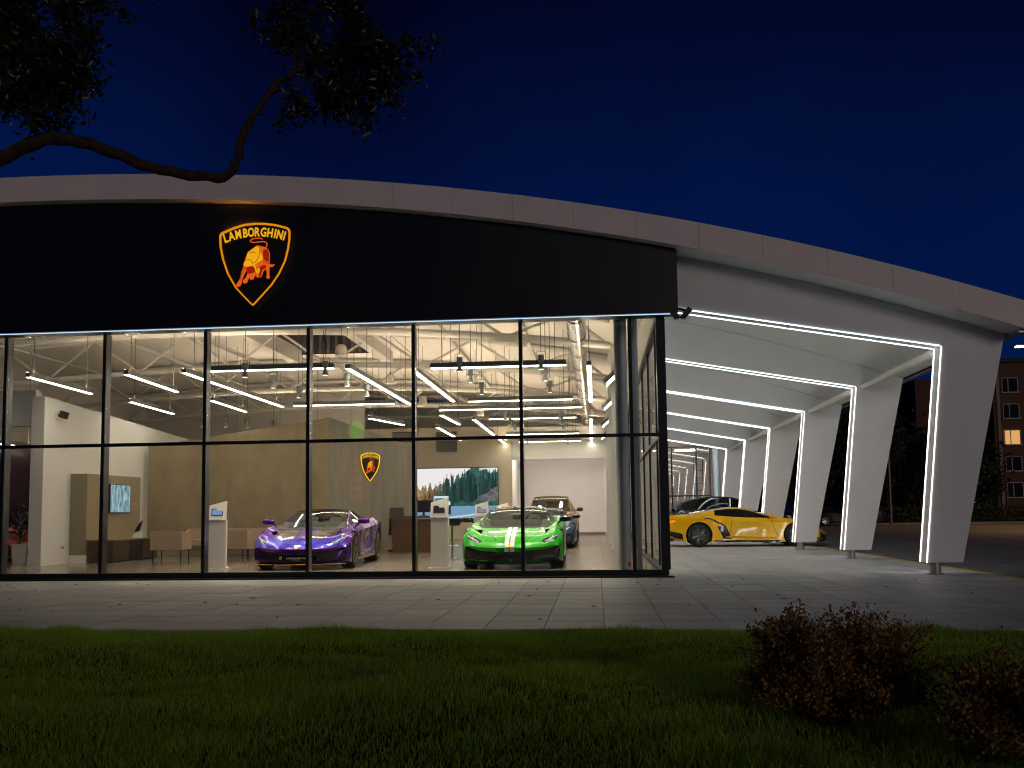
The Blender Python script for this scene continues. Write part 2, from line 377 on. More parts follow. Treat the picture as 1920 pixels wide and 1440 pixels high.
def shield(name, label, loc, sc, rz, depth, full=True, parent_group=None):
    t = thing(name, label, 'emblem sign', loc, rz)
    out = [zpt(p) for p in SH]; cx_ = sum(p[0] for p in out)/len(out); cz = -.02
    inn = [(cx_+(p[0]-cx_)*.953, cz+(p[1]-cz)*.960) for p in out]
    def sc_(l): return [(p[0]*sc, p[1]*sc) for p in l]
    MB().prism(sc_(out), 0, depth, 'y').build('back_plate', M('sign_black', (.004, .004, .004), .5), t)
    r = MB(); o2, i2 = sc_(out), sc_(inn); n = len(o2)
    for l, y in ((o2, -.03*sc), (i2, -.03*sc), (o2, -.002), (i2, -.002)): r.v += [(p[0], y, p[1]) for p in l]
    for i in range(n):
        j = (i+1) % n; r.f += [(i, j, n+j, n+i), (i, 2*n+i, 2*n+j, j), (n+i, n+j, 3*n+j, 3*n+i)]
    r.build('border_tube', neon, t)
    for nm, P_, mt, y in [('bull_figure', BULL, neon_o, .012), ('bull_light', HI1, neon_h, .016), ('bull_light', HI2, neon_h, .016), ('bull_light', HI3, neon_h, .016), ('bull_shade', RED1, neon_r, .017), ('bull_shade', RED2, neon_r, .017), ('bull_shade', RED3, neon_r, .017)]:
        pts = [zpt(p) for p in (smooth_poly(P_, 3) if nm != 'bull_figure' else P_)]
        MB().prism(sc_(pts), -y*sc, -.001, 'y').build(nm, mt, t)
    if full: MB().tube([(p[0]*sc, .028, p[1]*sc+.010) for p in out[-3:]+out[:1]], .006, 6).build('added_halo_tube', E('added_halo_glow', (1.0, .36, .02), 44), t)  # hidden tube added to throw an amber glow on the soffit
    tail = smooth_poly([(735, 485), (748, 450), (732, 420), (690, 408), (600, 414), (545, 410), (522, 394), (550, 370), (610, 360), (660, 364), (688, 376)], 4, False)
    MB().tube([(zpt(p)[0]*sc, -.012*sc, zpt(p)[1]*sc) for p in tail], .009*sc, 5).build('bull_tail', neon_o, t)
    for S_ in ([(655, 525), (648, 580), (625, 640), (585, 690)], [(455, 655), (500, 640), (545, 660), (562, 705)], [(690, 655), (735, 690), (790, 712), (840, 718)], [(600, 705), (612, 760), (632, 800)], [(520, 560), (560, 545), (600, 560)], [(715, 500), (700, 560), (712, 620)], [(425, 790), (452, 760), (470, 745)], [(395, 900), (405, 850), (430, 800)]):
        MB().tube([(zpt(p)[0]*sc, -.0165*sc, zpt(p)[1]*sc) for p in smooth_poly(S_, 3, False)], .0055*sc, 5).build('bull_contour', neon_r, t)
    # lettering on its arc
    word = 'LAMBORGHINI'; xs_ = [206, 283, 370, 458, 535, 612, 697, 781, 846, 906, 966]; wd = [1, 1, 1, 1, 1, 1, 1, 1, 1, 1, 1]
    for ch, x in zip(word, xs_):
        u = (x-585)/400; y = 332-62*(1-u*u)+30*u*u*0; y = 278+72*u*u
        me = text_mesh(ch, .215*sc, .006*sc, neon_y, offset=.005*sc, sx=.70 if ch not in 'MO' else .66)
        o = ob('letter', me, t); q = zpt((x, y+55)); o.location = (q[0]*sc, -.014*sc, q[1]*sc); o.rotation_euler = (R(90), math.atan(.30*u), 0)
    return t
shield('shield_emblem', 'glowing amber shield emblem with charging bull on the black sign band', (-6.885, -.46, 5.385), 1.0, 0, .058)

# portal frames
FR = ['nearest and largest white portal frame with light lines, at the pavement corner', 'second white portal frame from the front, its leg beside the lamp post gap', 'third white portal frame, its leg standing before the yellow coupe', 'fourth white portal frame from the front, behind the yellow coupe', 'fifth white portal frame from the front, beyond the black car roof', 'farthest and smallest white portal frame, before the end glass wall']
def frame_profile():
    xs = np.linspace(.10, 5.56, 22)
    return [(4.73, .20), (5.555, 3.885)]+[(x, zR(x)-.001) for x in reversed(xs[:-1])]+[(.10, 4.525), (4.56, 3.73), (4.17, .20)]
_fp = frame_profile()
def make_frame():
    t = thing('portal_frame', FR[0], 'portal frame', (0, 0, 0), 0, 'white portal frames along the canopy')
    MB().prism(_fp, 0, .34, 'y').build('frame_panel', white, t)
    a = Vector((.10, 0, 4.525)); b = Vector((4.56, 0, 3.73)); c = Vector((4.17, 0, .20))
    n1 = Vector((b.z-a.z, 0, a.x-b.x)).normalized(); n1 = -n1 if n1.z > 0 else n1
    n2 = Vector((c.z-b.z, 0, b.x-c.x)).normalized(); n2 = -n2 if n2.x > 0 else n2
    for y0, nm in ((-.006, 'front'), (.318, 'rear')):
        for p, q, nn in ((a, b, n1), (b, c, n2)):
            d = (q-p).normalized(); m = MB(); P0 = p+nn*.0045; Q0 = q+nn*.0045
            if q is b: Q0 = Q0-d*.03
            else: P0 = P0+d*.012
            P0.y = Q0.y = y0+(.012 if y0 < .1 else .008)
            m.bar(P0, Q0, .030, .007, up=nn).build('light_line', ledp if q is c else ledw, t)
    for p, q, nn in ((a, b, n1), (b, c, n2)):
        P0 = p-nn*.035; Q0 = q-nn*.035; P0.y = Q0.y = .345; d = (q-p).normalized()
        MB().bar(P0+d*.06, Q0-d*.06, .045, .008, up=(0, 1, 0)).build('added_rear_light', ledr, t)  # unseen strips added on the back face to light the frame behind
    for k in (.46, .60, .79):
        p = a.lerp(b, k); MB().bar(p+n1*.006+Vector((0, .03, 0)), p+n1*.006+Vector((0, .31, 0)), .02, .008, up=n1).build('light_clip', alu, t)
    f = MB(); f.lathe([(0, .205), (.085, .205), (.085, .02), (.13, .018), (.13, .0), (0, 0)], 20, (4.35, .17, 0)); f.build('foot_post', M('foot_steel', (.35, .35, .35), .4, metal=.4, noise=.2), t, 40)
    return t
f0 = make_frame()
for i in range(6):
    f = f0 if i == 0 else copy_tree(f0); f.location.y = 5.0*i; f['label'] = FR[i]
for i in range(5):
    o = MB().tube([(4.72, 5.0*i+.345, 3.74), (4.72, 5.0*i+4.998, 3.74)], .075, 14).build('canopy_pipe', steelw, None, 40)
    tag(o, ['white steel pipe between the first and second portal frames', 'white steel pipe between the second and third portal frames', 'white steel pipe between the third and fourth portal frames', 'white steel pipe between the fourth and fifth portal frames', 'white steel pipe between the fifth and sixth portal frames'][i], 'pipe', 'pipes linking the portal frames')
# security cameras at the corner of the sign band
for (x, rz, lb) in ((.20, R(-38), 'black security camera under the sign band, aimed at the glass front'), (.41, R(40), 'black security camera beside the sign band corner, aimed along the canopy')):
    t = thing('security_camera', lb, 'camera', (x, -.30, 4.36), 0, 'security cameras at the corner')
    rot = Matrix.Rotation(rz, 3, 'Y')
    MB().obox((0, -.03, -.03), (.09, .10, .20), rot).build('camera_body', blackp, t)
    MB().tube([(0, .02, .03), (.29-x, .02, .06)], .02, 8).build('bracket', blackp, t)
    c = rot @ Vector((0, -.03, -.135)); o = MB().lathe([(0, -.01), (.03, -.01), (.035, .02)], 12).build('lens', M('lens_glass', (.01, .01, .012), .1), t); o.location = c+Vector((0, 0, 0)); o.rotation_euler.y = rz
# glazed end wall of the canopy
ew = thing('end_glass_wall', 'glazed end wall closing the far end of the canopy', 'glass wall', (0, 26.6, 0))
for x in (.1, 1.2, 2.3, 3.4, 4.0):
    MB().box(x-.035, x+.035, -.03, .08, .05, 3.95).build('mullion', dark, ew)
for a, b in ((.1, 1.2), (1.2, 2.3), (2.3, 3.4), (3.4, 4.0)):
    for z0, z1 in ((.1, 1.72), (1.78, 3.9)): MB().box(a+.037, b-.037, 0, .01, z0, z1).build('pane', pane_g, ew)
for z in (.03, 1.72, 3.92): MB().box(.06, 4.04, -.035, .085, z, z+.06).build('rail', dark, ew)
MB().tube([(4.28, .1, 0), (4.28, .1, 4.2)], .14, 18).build('column', M('pale_blue_column', (.55, .62, .66), .45), ew, 40)
MB().box(.05, 5.4, 3.6, 3.7, 0, 5.2).build('inner_wall', M('blush_wall', (.55, .45, .38), .7, noise=.04), ew)
MB().box(4.45, 5.4, .0, .1, 0, 3.95).build('side_panel', M('grey_panel', (.28, .27, .26), .6, noise=.06), ew)
ld = MB()
for x in (3.35, 3.75): ld.tube([(x, .6, .6), (x, .6, 3.2), (x+.02, .8, 3.5), (x+.02, 1.1, 3.55)], .025, 8)
for k in range(9): ld.tube([(3.35, .6, .8+.3*k), (3.75, .6, .8+.3*k)], .015, 6)
ld.build('wall_ladder', darkside, ew, 40)
for i, x in enumerate((.9, 2.6)):
    MB().box(x, x+.9, 1.6, 1.66, 3.88, 3.93).build('ceiling_lamp', E('end_lamp', (1, .92, .85), 30), ew)
MB().box(.05, 5.4, .1, 3.6, 4.6, 4.7).build('ceiling_board', wallw, ew)
MB().box(.05, 5.4, .1, 3.6, -.05, .02).build('floor_board', wallw, ew)

# ================================================================== INTERIOR
F = .05
ftile = M('floor_tile', (.225, .19, .148), .20, noise=.18, nscale=2.2, objrand=.06, stretch=(1.2, .5, 1))
fl = MB().box(-20, -.065, .16, 27, -.04, F-.012).build('floor', M('floor_grout', (.16, .14, .115), .4, noise=.15, nscale=1.4)); struct(fl)
TF = .9; tm2 = MB().box(0, TF-.005, 0, TF-.005, -.011, 0).mesh('tile', ftile)
cells = []
for i in range(23):
    for j in range(30):
        x = -.08-(i+1)*TF; y = .17+j*TF
        if x < -20: continue
        cells.append(((x+1.1)**2+(y+15.5)**2, x, y))
cells.sort()
for d, x, y in cells[:290]: ob('tile', tm2, fl, (x, y, F))
q = MB()
for d, x, y in cells[290:]: q.box(x, x+TF-.005, y, y+TF-.005, F-.011, F)
stuff(q.build('tile', ftile, fl))
# ceiling with a dark roof-light slot
def ceil_strip(x0, x1, y0, y1, dz=-.16, n=14):
    c = MB()
    for x in np.linspace(x0, x1, n): z = zR(x)+dz; c.v += [(x, y0, z), (x, y1, z), (x, y1, z+.03), (x, y0, z+.03)]
    for i in range(n-1):
        for j in range(4): c.f.append((4*i+j, 4*i+(j+1) % 4, 4*i+4+(j+1) % 4, 4*i+4+j))
    c.f += [(0, 1, 2, 3), tuple(4*(n-1)+k for k in (3, 2, 1, 0))]
    return c
cl = ceil_strip(-20, -10.6, .0, 27.1).build('ceiling', ceilm); struct(cl)
ceil_strip(-7.9, -.06, .0, 27.1).build('ceiling_sheet', ceilm, cl)
ceil_strip(-10.595, -7.905, .0, 7.6, n=6).build('ceiling_sheet', ceilm, cl)
ceil_strip(-10.595, -7.905, 13.5, 27.1, n=6).build('ceiling_sheet', ceilm, cl)
rl = thing('roof_light', 'dark barred roof light between white edge beams in the showroom ceiling', 'skylight', (0, 0, 0))
MB().box(-10.9, -10.6, 7.3, 13.6, 6.0, 6.42).build('edge_beam', steelw, rl); MB().box(-7.9, -7.6, 7.3, 13.6, 5.98, 6.40).build('edge_beam', steelw, rl)
MB().box(-10.59, -7.91, 7.65, 13.45, 7.3, 7.34).build('roof_pane', M('night_glass', (.01, .012, .02), .1), rl)
dk = M('dark_bar', (.06, .05, .045), .6)
for k in range(8): MB().box(-10.58, -7.92, 7.9+.72*k, 7.98+.72*k, 6.9, 7.2).build('glazing_bar', dk, rl)
for x in (-10.58, -7.98): MB().box(x, x+.06, 7.66, 13.44, 6.45, 7.29).build('shaft_side', dk, rl)
MB().box(-10.59, -7.91, 13.46, 13.5, 6.3, 7.3).build('shaft_side', dk, rl); MB().box(-10.59, -7.91, 7.6, 7.64, 6.3, 7.3).build('shaft_side', dk, rl)
for k in range(10): MB().box(-10.5+.26*k, -10.42+.26*k, 13.38, 13.455, 6.35, 7.2).build('shaft_slat', alud, rl)
# roof trusses
_cx = [-20, -18.6, -15.3, -12.5, -9, -5.5, -3.1, -.75]; _cz = [4.9, 5.02, 5.2, 5.36, 5.38, 5.22, 5.05, 4.80]
_cp = np.polyfit(_cx, _cz, 3)
def zC(x): return float(np.polyval(_cp, x))
tl = ['nearest white roof truss inside the showroom', 'second white roof truss from the glass front', 'third white roof truss from the glass front', 'fourth white roof truss from the glass front', 'rearmost white roof truss above the back wall']
def make_truss():
    t = thing('roof_truss', tl[0], 'roof truss', (0, 5, 0), 0, 'white roof trusses')
    xs = np.linspace(-19.9, -.75, 24)
    MB().tube([(x, 0, zC(x)) for x in xs], .085, 12).build('bottom_chord', steelw, t, 40)
    MB().tube([(x, 0, zR(x)-.26) for x in xs], .08, 10).build('top_chord', steelw, t, 40)
    x = -19.9; k = 0
    while x < -1.3:
        x1 = min(x+1.4, -.8); a = (x, 0, zC(x)) if k % 2 == 0 else (x, 0, zR(x)-.26); b = (x1, 0, zR(x1)-.26) if k % 2 == 0 else (x1, 0, zC(x1))
        MB().tube([a, b], .036, 8).build('brace', steelw, t, 40); x = x1; k += 1
    return t
t0 = make_truss()
for i in range(5):
    t = t0 if i == 0 else copy_tree(t0); t.location.y = 5.0+5*i-.25*(i == 4); t['label'] = tl[i]
# longitudinal purlins
for i, x in enumerate((-15, -12.7, -5.2, -2.9)):
    o = MB().box(x-.05, x+.05, .3, 26.9, zR(x)-.325, zR(x)-.195).build('purlin', steelw); struct(o)
for i, x in enumerate((-17, -14, -11.7, -6.6, -4)):
    o = MB().tube([(x, .3, zC(x)+.62), (x, 26.8, zC(x)+.62)], .02, 6).build('sprinkler_pipe', steelw, None, 40)
    tag(o, ['thin white ceiling pipe farthest left', 'thin white ceiling pipe above the white column', 'thin white ceiling pipe above the lounge', 'thin white ceiling pipe above the purple car', 'thin white ceiling pipe above the tablet pedestals'][i], 'pipe', 'thin pipes below the ceiling')
# silver duct
d = thing('air_duct', 'round silver spiral air duct running along the ceiling', 'duct', (-1.48, .4, 4.95))
for k in range(13):
    MB().tube([(0, 2*k, 0), (0, 2*k+1.94, 0)], .19, 20).build('duct_section', ducts, d, 40); MB().tube([(0, 2*k+1.93, 0), (0, 2*k+2.0, 0)], .205, 20).build('duct_collar', ducts, d, 40)
# columns
cols = [(-.66, .62, .11), (-.43, .86, .085)]+[(-.62, 5+5*i, .13) for i in range(5)]
cl_ = ['thick pale column just behind the glass at the showroom corner', 'slim bluish white column at the glass corner', 'white column by the side glass beside the green car', 'second white column along the side glass', 'third white column along the side glass', 'fourth white column along the side glass', 'last white column at the back wall']
for (x, y, r), lb in zip(cols, cl_):
    if y < 1: o = MB().tube([(x, y, F), (x, y, zR(x)-.17)], r, 24).build('column', M('pale_column', (.52, .54, .53), .5), None, 40)
    else: o = MB().box(x-r, x+r, y-r*.8, y+r*.8, F, 4.82).build('column', wallw)
    tag(o, lb, 'column', 'columns along the side glass')
# walls
wl = MB().prism([(3.75, F), (11.6, F), (11.6, 3.36), (3.75, 3.79)], -13.55, -13.25, 'x').build('wall_left', wallw); struct(wl)
MB().box(-13.56, -13.24, 3.735, 8.2, F, .24).build('skirting', wallw, wl)
MB().box(-16.6, -13.56, 3.9, 4.1, 3.15, 3.95).build('lintel', M('pale_lintel', (.60, .64, .63), .6), wl)
sock = thing('wall_socket', 'small double socket low on the white wall', 'socket', (-13.245, 4.55, .42))
MB().box(0, .012, -.09, .09, -.045, .045).build('socket_plate', kiosk_w, sock)
for y in (-.042, .042): o = MB().lathe([(0, .014), (.026, .014), (.030, .0125)], 14, (0, y, 0), 'x').build('socket_hole', blackp, sock)
wp = thing('projector', 'small black wall projector high on the white column', 'projector', (-13.24, 4.25, 3.42))
MB().lathe([(0, .01), (.11, .01), (.11, 0)], 18, (0, 0, 0), 'x').build('mount_plate', kiosk_w, wp); MB().obox((.14, 0, 0), (.16, .12, .16), Matrix.Rotation(.3, 3, 'Y')).build('projector_body', blackp, wp)
MB().obox((.05, 0, 0), (.1, .04, .04)).build('bracket', blackp, wp)
# oak panel with display and sideboard
op = thing('oak_wall_panel', 'tall oak veneer panel box standing against the white wall', 'wall panel', (-13.245, 4.83, F))
MB().box(0, .40, 0, .012, .18, 2.06).build('end_face', M('oak_end', (.22, .18, .12), .55, noise=.1, stretch=(3, 3, .4)), op)
MB().box(0, .40, .013, 2.52, .18, 2.06).build('panel_face', oak, op); MB().box(0, .402, .0, 2.52, 0, .178).build('plinth', wallw, op)
dsp = thing('wall_display', 'lit blue-grey display hung on the oak panel', 'display', (-12.845, 5.78, 1.2))
MB().box(.004, .05, 0, .96, 0, .70).build('casing', blackp, dsp)
m, N, L = _new('display_picture'); o_ = N.new('ShaderNodeOutputMaterial'); e_ = N.new('ShaderNodeEmission'); n_ = N.new('ShaderNodeTexNoise'); r_ = N.new('ShaderNodeValToRGB'); t_ = N.new('ShaderNodeTexCoord'); mp = N.new('ShaderNodeMapping')
mp.inputs['Scale'].default_value = (9, 9, 3); n_.inputs['Scale'].default_value = 1.5; n_.inputs['Detail'].default_value = 8
L.new(t_.outputs['Object'], mp.inputs[0]); L.new(mp.outputs[0], n_.inputs['Vector']); L.new(n_.outputs[0], r_.inputs[0]); L.new(r_.outputs[0], e_.inputs[0]); L.new(e_.outputs[0], o_.inputs[0])
r_.color_ramp.elements[0].position = .32; r_.color_ramp.elements[0].color = (.08, .14, .13, 1); r_.color_ramp.elements[1].position = .68; r_.color_ramp.elements[1].color = (.42, .62, .75, 1)
MB().box(.0505, .054, .015, .945, .015, .685).build('screen', m, dsp)
sb = thing('sideboard', 'long low dark walnut sideboard under the wall display', 'sideboard', (-12.82, 4.86, F))
MB().box(0, .62, 0, .02, .03, .50).build('end_panel', walnut, sb); MB().box(0, .62, 2.12, 2.14, .03, .50).build('end_panel', walnut, sb)
MB().box(-.01, .64, -.01, 2.15, .501, .53).build('top', M('oak_top', (.19, .15, .09), .4, noise=.1, stretch=(3, .5, 3)), sb)
for k in range(3): MB().box(.6, .622, .025+.70*k, .715+.70*k, .04, .495).build('door', walnut if k != 1 else blackp, sb)
MB().box(.02, .6, .03, 2.1, 0, .03).build('plinth', blackp, sb)
tr = thing('trophy', 'small white and black award standing on the sideboard', 'trophy', (-12.5, 6.55, F+.53))
MB().prism([(-.12, 0), (.12, 0), (.09, .16), (-.05, .12)], -.05, .05, 'y').build('base', kiosk_w, tr); MB().prism([(-.06, .14), (.06, .165), (.13, .42), (.02, .30)], -.03, .03, 'y').build('figure', blackp, tr)
# taupe feature walls
tw = MB()
def vwall(name, pts, ztops, th, mat, parent=None):
    w = MB(); n = len(pts)
    for (x, y), z in zip(pts, ztops): w.v += [(x, y, F), (x, y, z), (x, y+th, z), (x, y+th, F)]
    for i in range(n-1):
        for j in range(4): w.f.append((4*i+j, 4*i+(j+1) % 4, 4*i+4+(j+1) % 4, 4*i+4+j))
    w.f += [(3, 2, 1, 0), tuple(4*(n-1)+j for j in range(4))]
    return w.build(name, mat, parent)
A_, B_, C_ = (-13.1, 8.25), (-8.34, 9.0), (-6.55, 11.5)
fw = struct(vwall('partition_wall', [A_, B_], [2.98, 3.74], .3, taupe))
vwall('partition_face', [(B_[0]+.003, B_[1]+.002), C_], [3.74, 3.08], .25, M('taupe_grain', (.235, .215, .17), .55, noise=.16, nscale=3, stretch=(2, 2, .25)), fw)
vwall('skirting', [(A_[0], A_[1]-.014), (B_[0], B_[1]-.014)], [.17, .17], .012, M('taupe_skirting', (.27, .23, .17), .5), fw)
dv = Vector((C_[0]-B_[0], C_[1]-B_[1], 0)).normalized(); an = math.atan2(dv.y, dv.x); nn = Vector((dv.y, -dv.x, 0))
s2 = shield('shield_emblem', 'small yellow lit shield emblem on the taupe partition wall', Vector(B_+(0,)).lerp(Vector(C_+(0,)), .46)+nn*.03+Vector((0, 0, 2.43)), .56, an, .025, False)
for o in s2.children:
    if o.name.startswith('border_tube'):
        o.data.materials.clear(); o.data.materials.append(E('neon_lemon', (1, .62, .01), 1.6))
# back wall with the video wall
bw = MB().box(-10.6, -4.5, 21.7, 21.95, F, 4.6).build('wall_back', M('sand_wall', (.55, .49, .38), .7, noise=.03)); struct(bw)
MB().box(-20, -10.61, 21.7, 21.9, F, 6.3).build('wall_panel', wallw, bw)
MB().box(-4.5, -.08, 21.75, 21.95, 3.24, 4.55).build('bulkhead', wallw, bw); MB().box(-4.5, -.08, 21.951, 26.2, 3.75, 3.85).build('alcove_ceiling', wallw, bw)
MB().box(-4.6, -.08, 26.2, 26.4, F, 3.86).build('alcove_back', M('alcove_white', (.74, .70, .68), .7), bw)
MB().box(-4.6, -4.5, 21.96, 26.2, F, 3.74).build('alcove_side', wallw, bw)
MB().box(-20, -.08, 26.85, 27.05, F, 6.3).build('rear_wall', wallw, bw)
for x_ in (-3.6, -2.3, -1.0): MB().box(x_-.5, x_+.5, 22.5, 22.62, 3.70, 3.74).build('alcove_lamp', E('alcove_light', (1, .88, .80), 115), bw)
MB().box(-4.49, -.08, 26.1, 26.19, .14, .18).build('alcove_rail', M('rail_brown', (.2, .15, .12), .5), bw)
for x0, x1, z0, z1 in ((-7.58, -6.75, 3.62, 4.42), (-9.4, -8.6, 4.04, 4.45)):
    MB().box(x0, x1, 21.6, 21.69, z0, z1).build('louvre_window', M('dark_louvre', (.05, .05, .045), .4), bw)
    for k in range(8): MB().box(x0+.02, x1-.02, 21.575, 21.6, z0+.04+k*(z1-z0-.08)/8, z0+.07+k*(z1-z0-.08)/8).build('louvre_slat', alud, bw)
# video wall picture: forest road at dusk, drawn cell by cell
vw = thing('video_wall', 'large lit video wall showing a forest road and a white van', 'screen', (-8.7, 21.62, .84))
VW, VH, NXp, NYp = 3.62, 2.08, 150, 86
MB().box(-.03, VW+.03, .012, .07, -.03, VH+.03).build('frame', blackp, vw)
gx, gz = np.meshgrid(np.linspace(0, 1, NXp+1), np.linspace(0, 1, NYp+1)); V = np.stack([gx*VW, gx*0+.004, gz*VH], -1).reshape(-1, 3)
idx = np.arange((NXp+1)*(NYp+1)).reshape(NYp+1, NXp+1); Fq = np.stack([idx[:-1, :-1], idx[:-1, 1:], idx[1:, 1:], idx[1:, :-1]], -1).reshape(-1, 4)
me = mesh_np('picture', V, Fq)
U_, W_ = gx.ravel(), gz.ravel(); nz1 = rng.random(len(U_)); 
def vnoise(u, w, s, seed=0):
    r2 = np.random.default_rng(seed); g = r2.random((int(s)+3, int(s)+3)); a = u*s; b = w*s; i = a.astype(int); j = b.astype(int); fa = a-i; fb_ = b-j
    return (g[j, i]*(1-fa)*(1-fb_)+g[j, i+1]*fa*(1-fb_)+g[j+1, i]*(1-fa)*fb_+g[j+1, i+1]*fa*fb_)
C4 = np.zeros((len(U_), 4)); C4[:, 3] = 1
sky_ = np.stack([.85+.0*U_, .80+.0*U_, .80+.05*U_], -1); C4[:, :3] = sky_
jag = vnoise(U_, U_*0, 34, 3)*.20+vnoise(U_, U_*0, 90, 4)*.10
line1 = .46+.20*U_+jag; far = W_ < line1
tre = np.clip(.55*vnoise(U_, W_*.25, 110, 5)+.5*vnoise(U_, W_, 48, 15)+.35*(nz1-.5), 0, 1)**1.5
col_far = np.stack([.55*tre+.10, .24*tre+.10, .06+.06*tre], -1); warm = np.clip(1.15-U_*2.0, 0, 1)[:, None]
col_gr = np.stack([.03+.07*tre, .09+.13*tre, .08+.06*tre], -1); C4[far, :3] = (col_far*warm+col_gr*(1-warm))[far]
jag2 = vnoise(U_, U_*0, 26, 8)*.30+vnoise(U_, U_*0, 80, 18)*.14; line2 = .30+.52*np.clip((U_-.28)/.42, 0, 1)+jag2*.8-.2*(U_ < .3); near = (W_ < line2) & (U_ > .22)
C4[near, :3] = (np.stack([.02+.06*tre, .07+.14*tre, .07+.09*tre], -1))[near]
bank = (U_ > .55) & (W_ < .22+.75*(U_-.55)+.1*vnoise(U_, W_, 14, 2)) & (W_ < .78); C4[bank, :3] = (np.stack([.10+.22*tre, .10+.17*tre, .12+.20*tre], -1))[bank]
under = (W_ < .36+.1*vnoise(U_, W_, 20, 9)) & (U_ > .5); C4[under, :3] = (np.stack([.02+.05*tre, .12+.14*tre, .09+.09*tre], -1))[under]
r9 = np.random.default_rng(31); trees_ = sorted([(r9.random(), r9.random()) for k in range(150)], key=lambda q: q[1])
for x_, dep in trees_:
    if x_ < .02: continue
    top = .42+.10*r9.random()+.62*np.clip((x_-.16)/.34, 0, 1)*(.62+.38*r9.random())*(1-.15*dep); bot = .18+.10*(1-dep); wd_t = .012+.016*r9.random()
    f_ = (W_-bot)/(top-bot); saw = .75+.5*((W_*26+x_*7) % 1); ins = (f_ > 0) & (f_ < 1) & (np.abs(U_-x_) < wd_t*(1-f_)*saw)
    wm = np.clip(1.0-x_*2.3, 0, 1)*(f_ > .35); b_ = (.35+.65*r9.random())*(.6+.5*nz1)
    base_ = np.stack([(.035+.34*wm)*b_, (.085+.07*wm)*b_, (.075-.04*wm)*b_], -1); C4[ins, :3] = base_[ins]
bank = (U_ > .62) & (W_ < .20+.95*(U_-.62)+.1*vnoise(U_, W_, 14, 2)) & (W_ < .74); C4[bank, :3] = (np.stack([.06+.20*tre, .07+.15*tre, .08+.17*tre], -1))[bank]
under = (W_ < .30+.1*vnoise(U_, W_, 20, 9)) & (U_ > .5); C4[under, :3] = (np.stack([.015+.04*tre, .06+.12*tre, .05+.07*tre], -1))[under]
rd = W_ < .20+.06*(U_ > .4)+.10*np.clip(.5-U_, 0, .5); C4[rd, :3] = (np.stack([.16+.10*W_, .30+.15*W_, .44+.2*W_], -1))[rd]
ln = np.abs(W_-(.02+.20*np.clip(U_-.35, 0, 1))) < .012; C4[ln & rd, :3] = (.65, .72, .75)
van = (np.abs(U_-.36) < .105-.02*(W_ > .36)) & (W_ > .14) & (W_ < .46); C4[van, :3] = (.72, .80, .85); wn = (np.abs(U_-.36) < .075) & (W_ > .33) & (W_ < .42); C4[wn, :3] = (.10, .24, .30)
ty = (np.abs(U_-.44) < .03) & (W_ > .10) & (W_ < .28); C4[ty, :3] = (.03, .03, .04)
ca = me.color_attributes.new('picture', 'FLOAT_COLOR', 'POINT'); ca.data.foreach_set('color', C4.astype(np.float32).ravel())
m, N, L = _new('video_picture'); o_ = N.new('ShaderNodeOutputMaterial'); e_ = N.new('ShaderNodeEmission'); a_ = N.new('ShaderNodeVertexColor'); a_.layer_name = 'picture'; L.new(a_.outputs[0], e_.inputs[0]); L.new(e_.outputs[0], o_.inputs[0]); e_.inputs[1].default_value = 1.15
me.materials.append(m); ob('picture', me, vw)

# ---------------------------------------------------------------- hanging lamps
def hang(p, up, parent, r=.007):
    return MB().tube([p, up], r, 5).build('cable', M('cable_grey', (.10, .10, .095), .5), parent)
def light_bar(p, q, label, hous, z=3.9):
    p = Vector(p+(z,)); q = Vector(q+(z,)); c = (p+q)/2; d = (q-p); t = thing('light_bar', label, 'pendant lamp', c, 0, 'linear pendant lamps')
    a, b = p-c, q-c; dn = d.normalized()
    hm = MB().bar(a+Vector((0, 0, .035)), b+Vector((0, 0, .035)), .085, .075); sd = Vector((0, 0, 1)).cross(dn)*.0385
    for s in (-1, 1): hm.bar(a+sd*s+Vector((0, 0, .0845)), b+sd*s+Vector((0, 0, .0845)), .008, .024)
    hm.build('housing', hous, t)
    for e, s in ((a, -1), (b, 1)): MB().bar(e+Vector((0, 0, .033)), e+dn*s*.012+Vector((0, 0, .033)), .09, .088).build('end_cap', alud, t)
    MB().bar(a+Vector((0, 0, -.009)), b+Vector((0, 0, -.009)), .076, .012).build('diffuser', lampw, t)
    MB().bar(a+Vector((0, 0, .0755)), b+Vector((0, 0, .0755)), .06, .004).build('added_uplight', lampv if c.x < -8 else lampu, t)  # unseen glowing strip added to brighten the ceiling, stronger on the left bars
    for k in (.08, .92):
        e = a.lerp(b, k); w = c+e; hang(e+Vector((0, 0, .072)), Vector((e.x, e.y, zR(w.x)-.17-z)), t)
    return t
G_, D_ = alu, alud  # same aluminium: lit tone, and a darker one painting the shaded crosswise sides
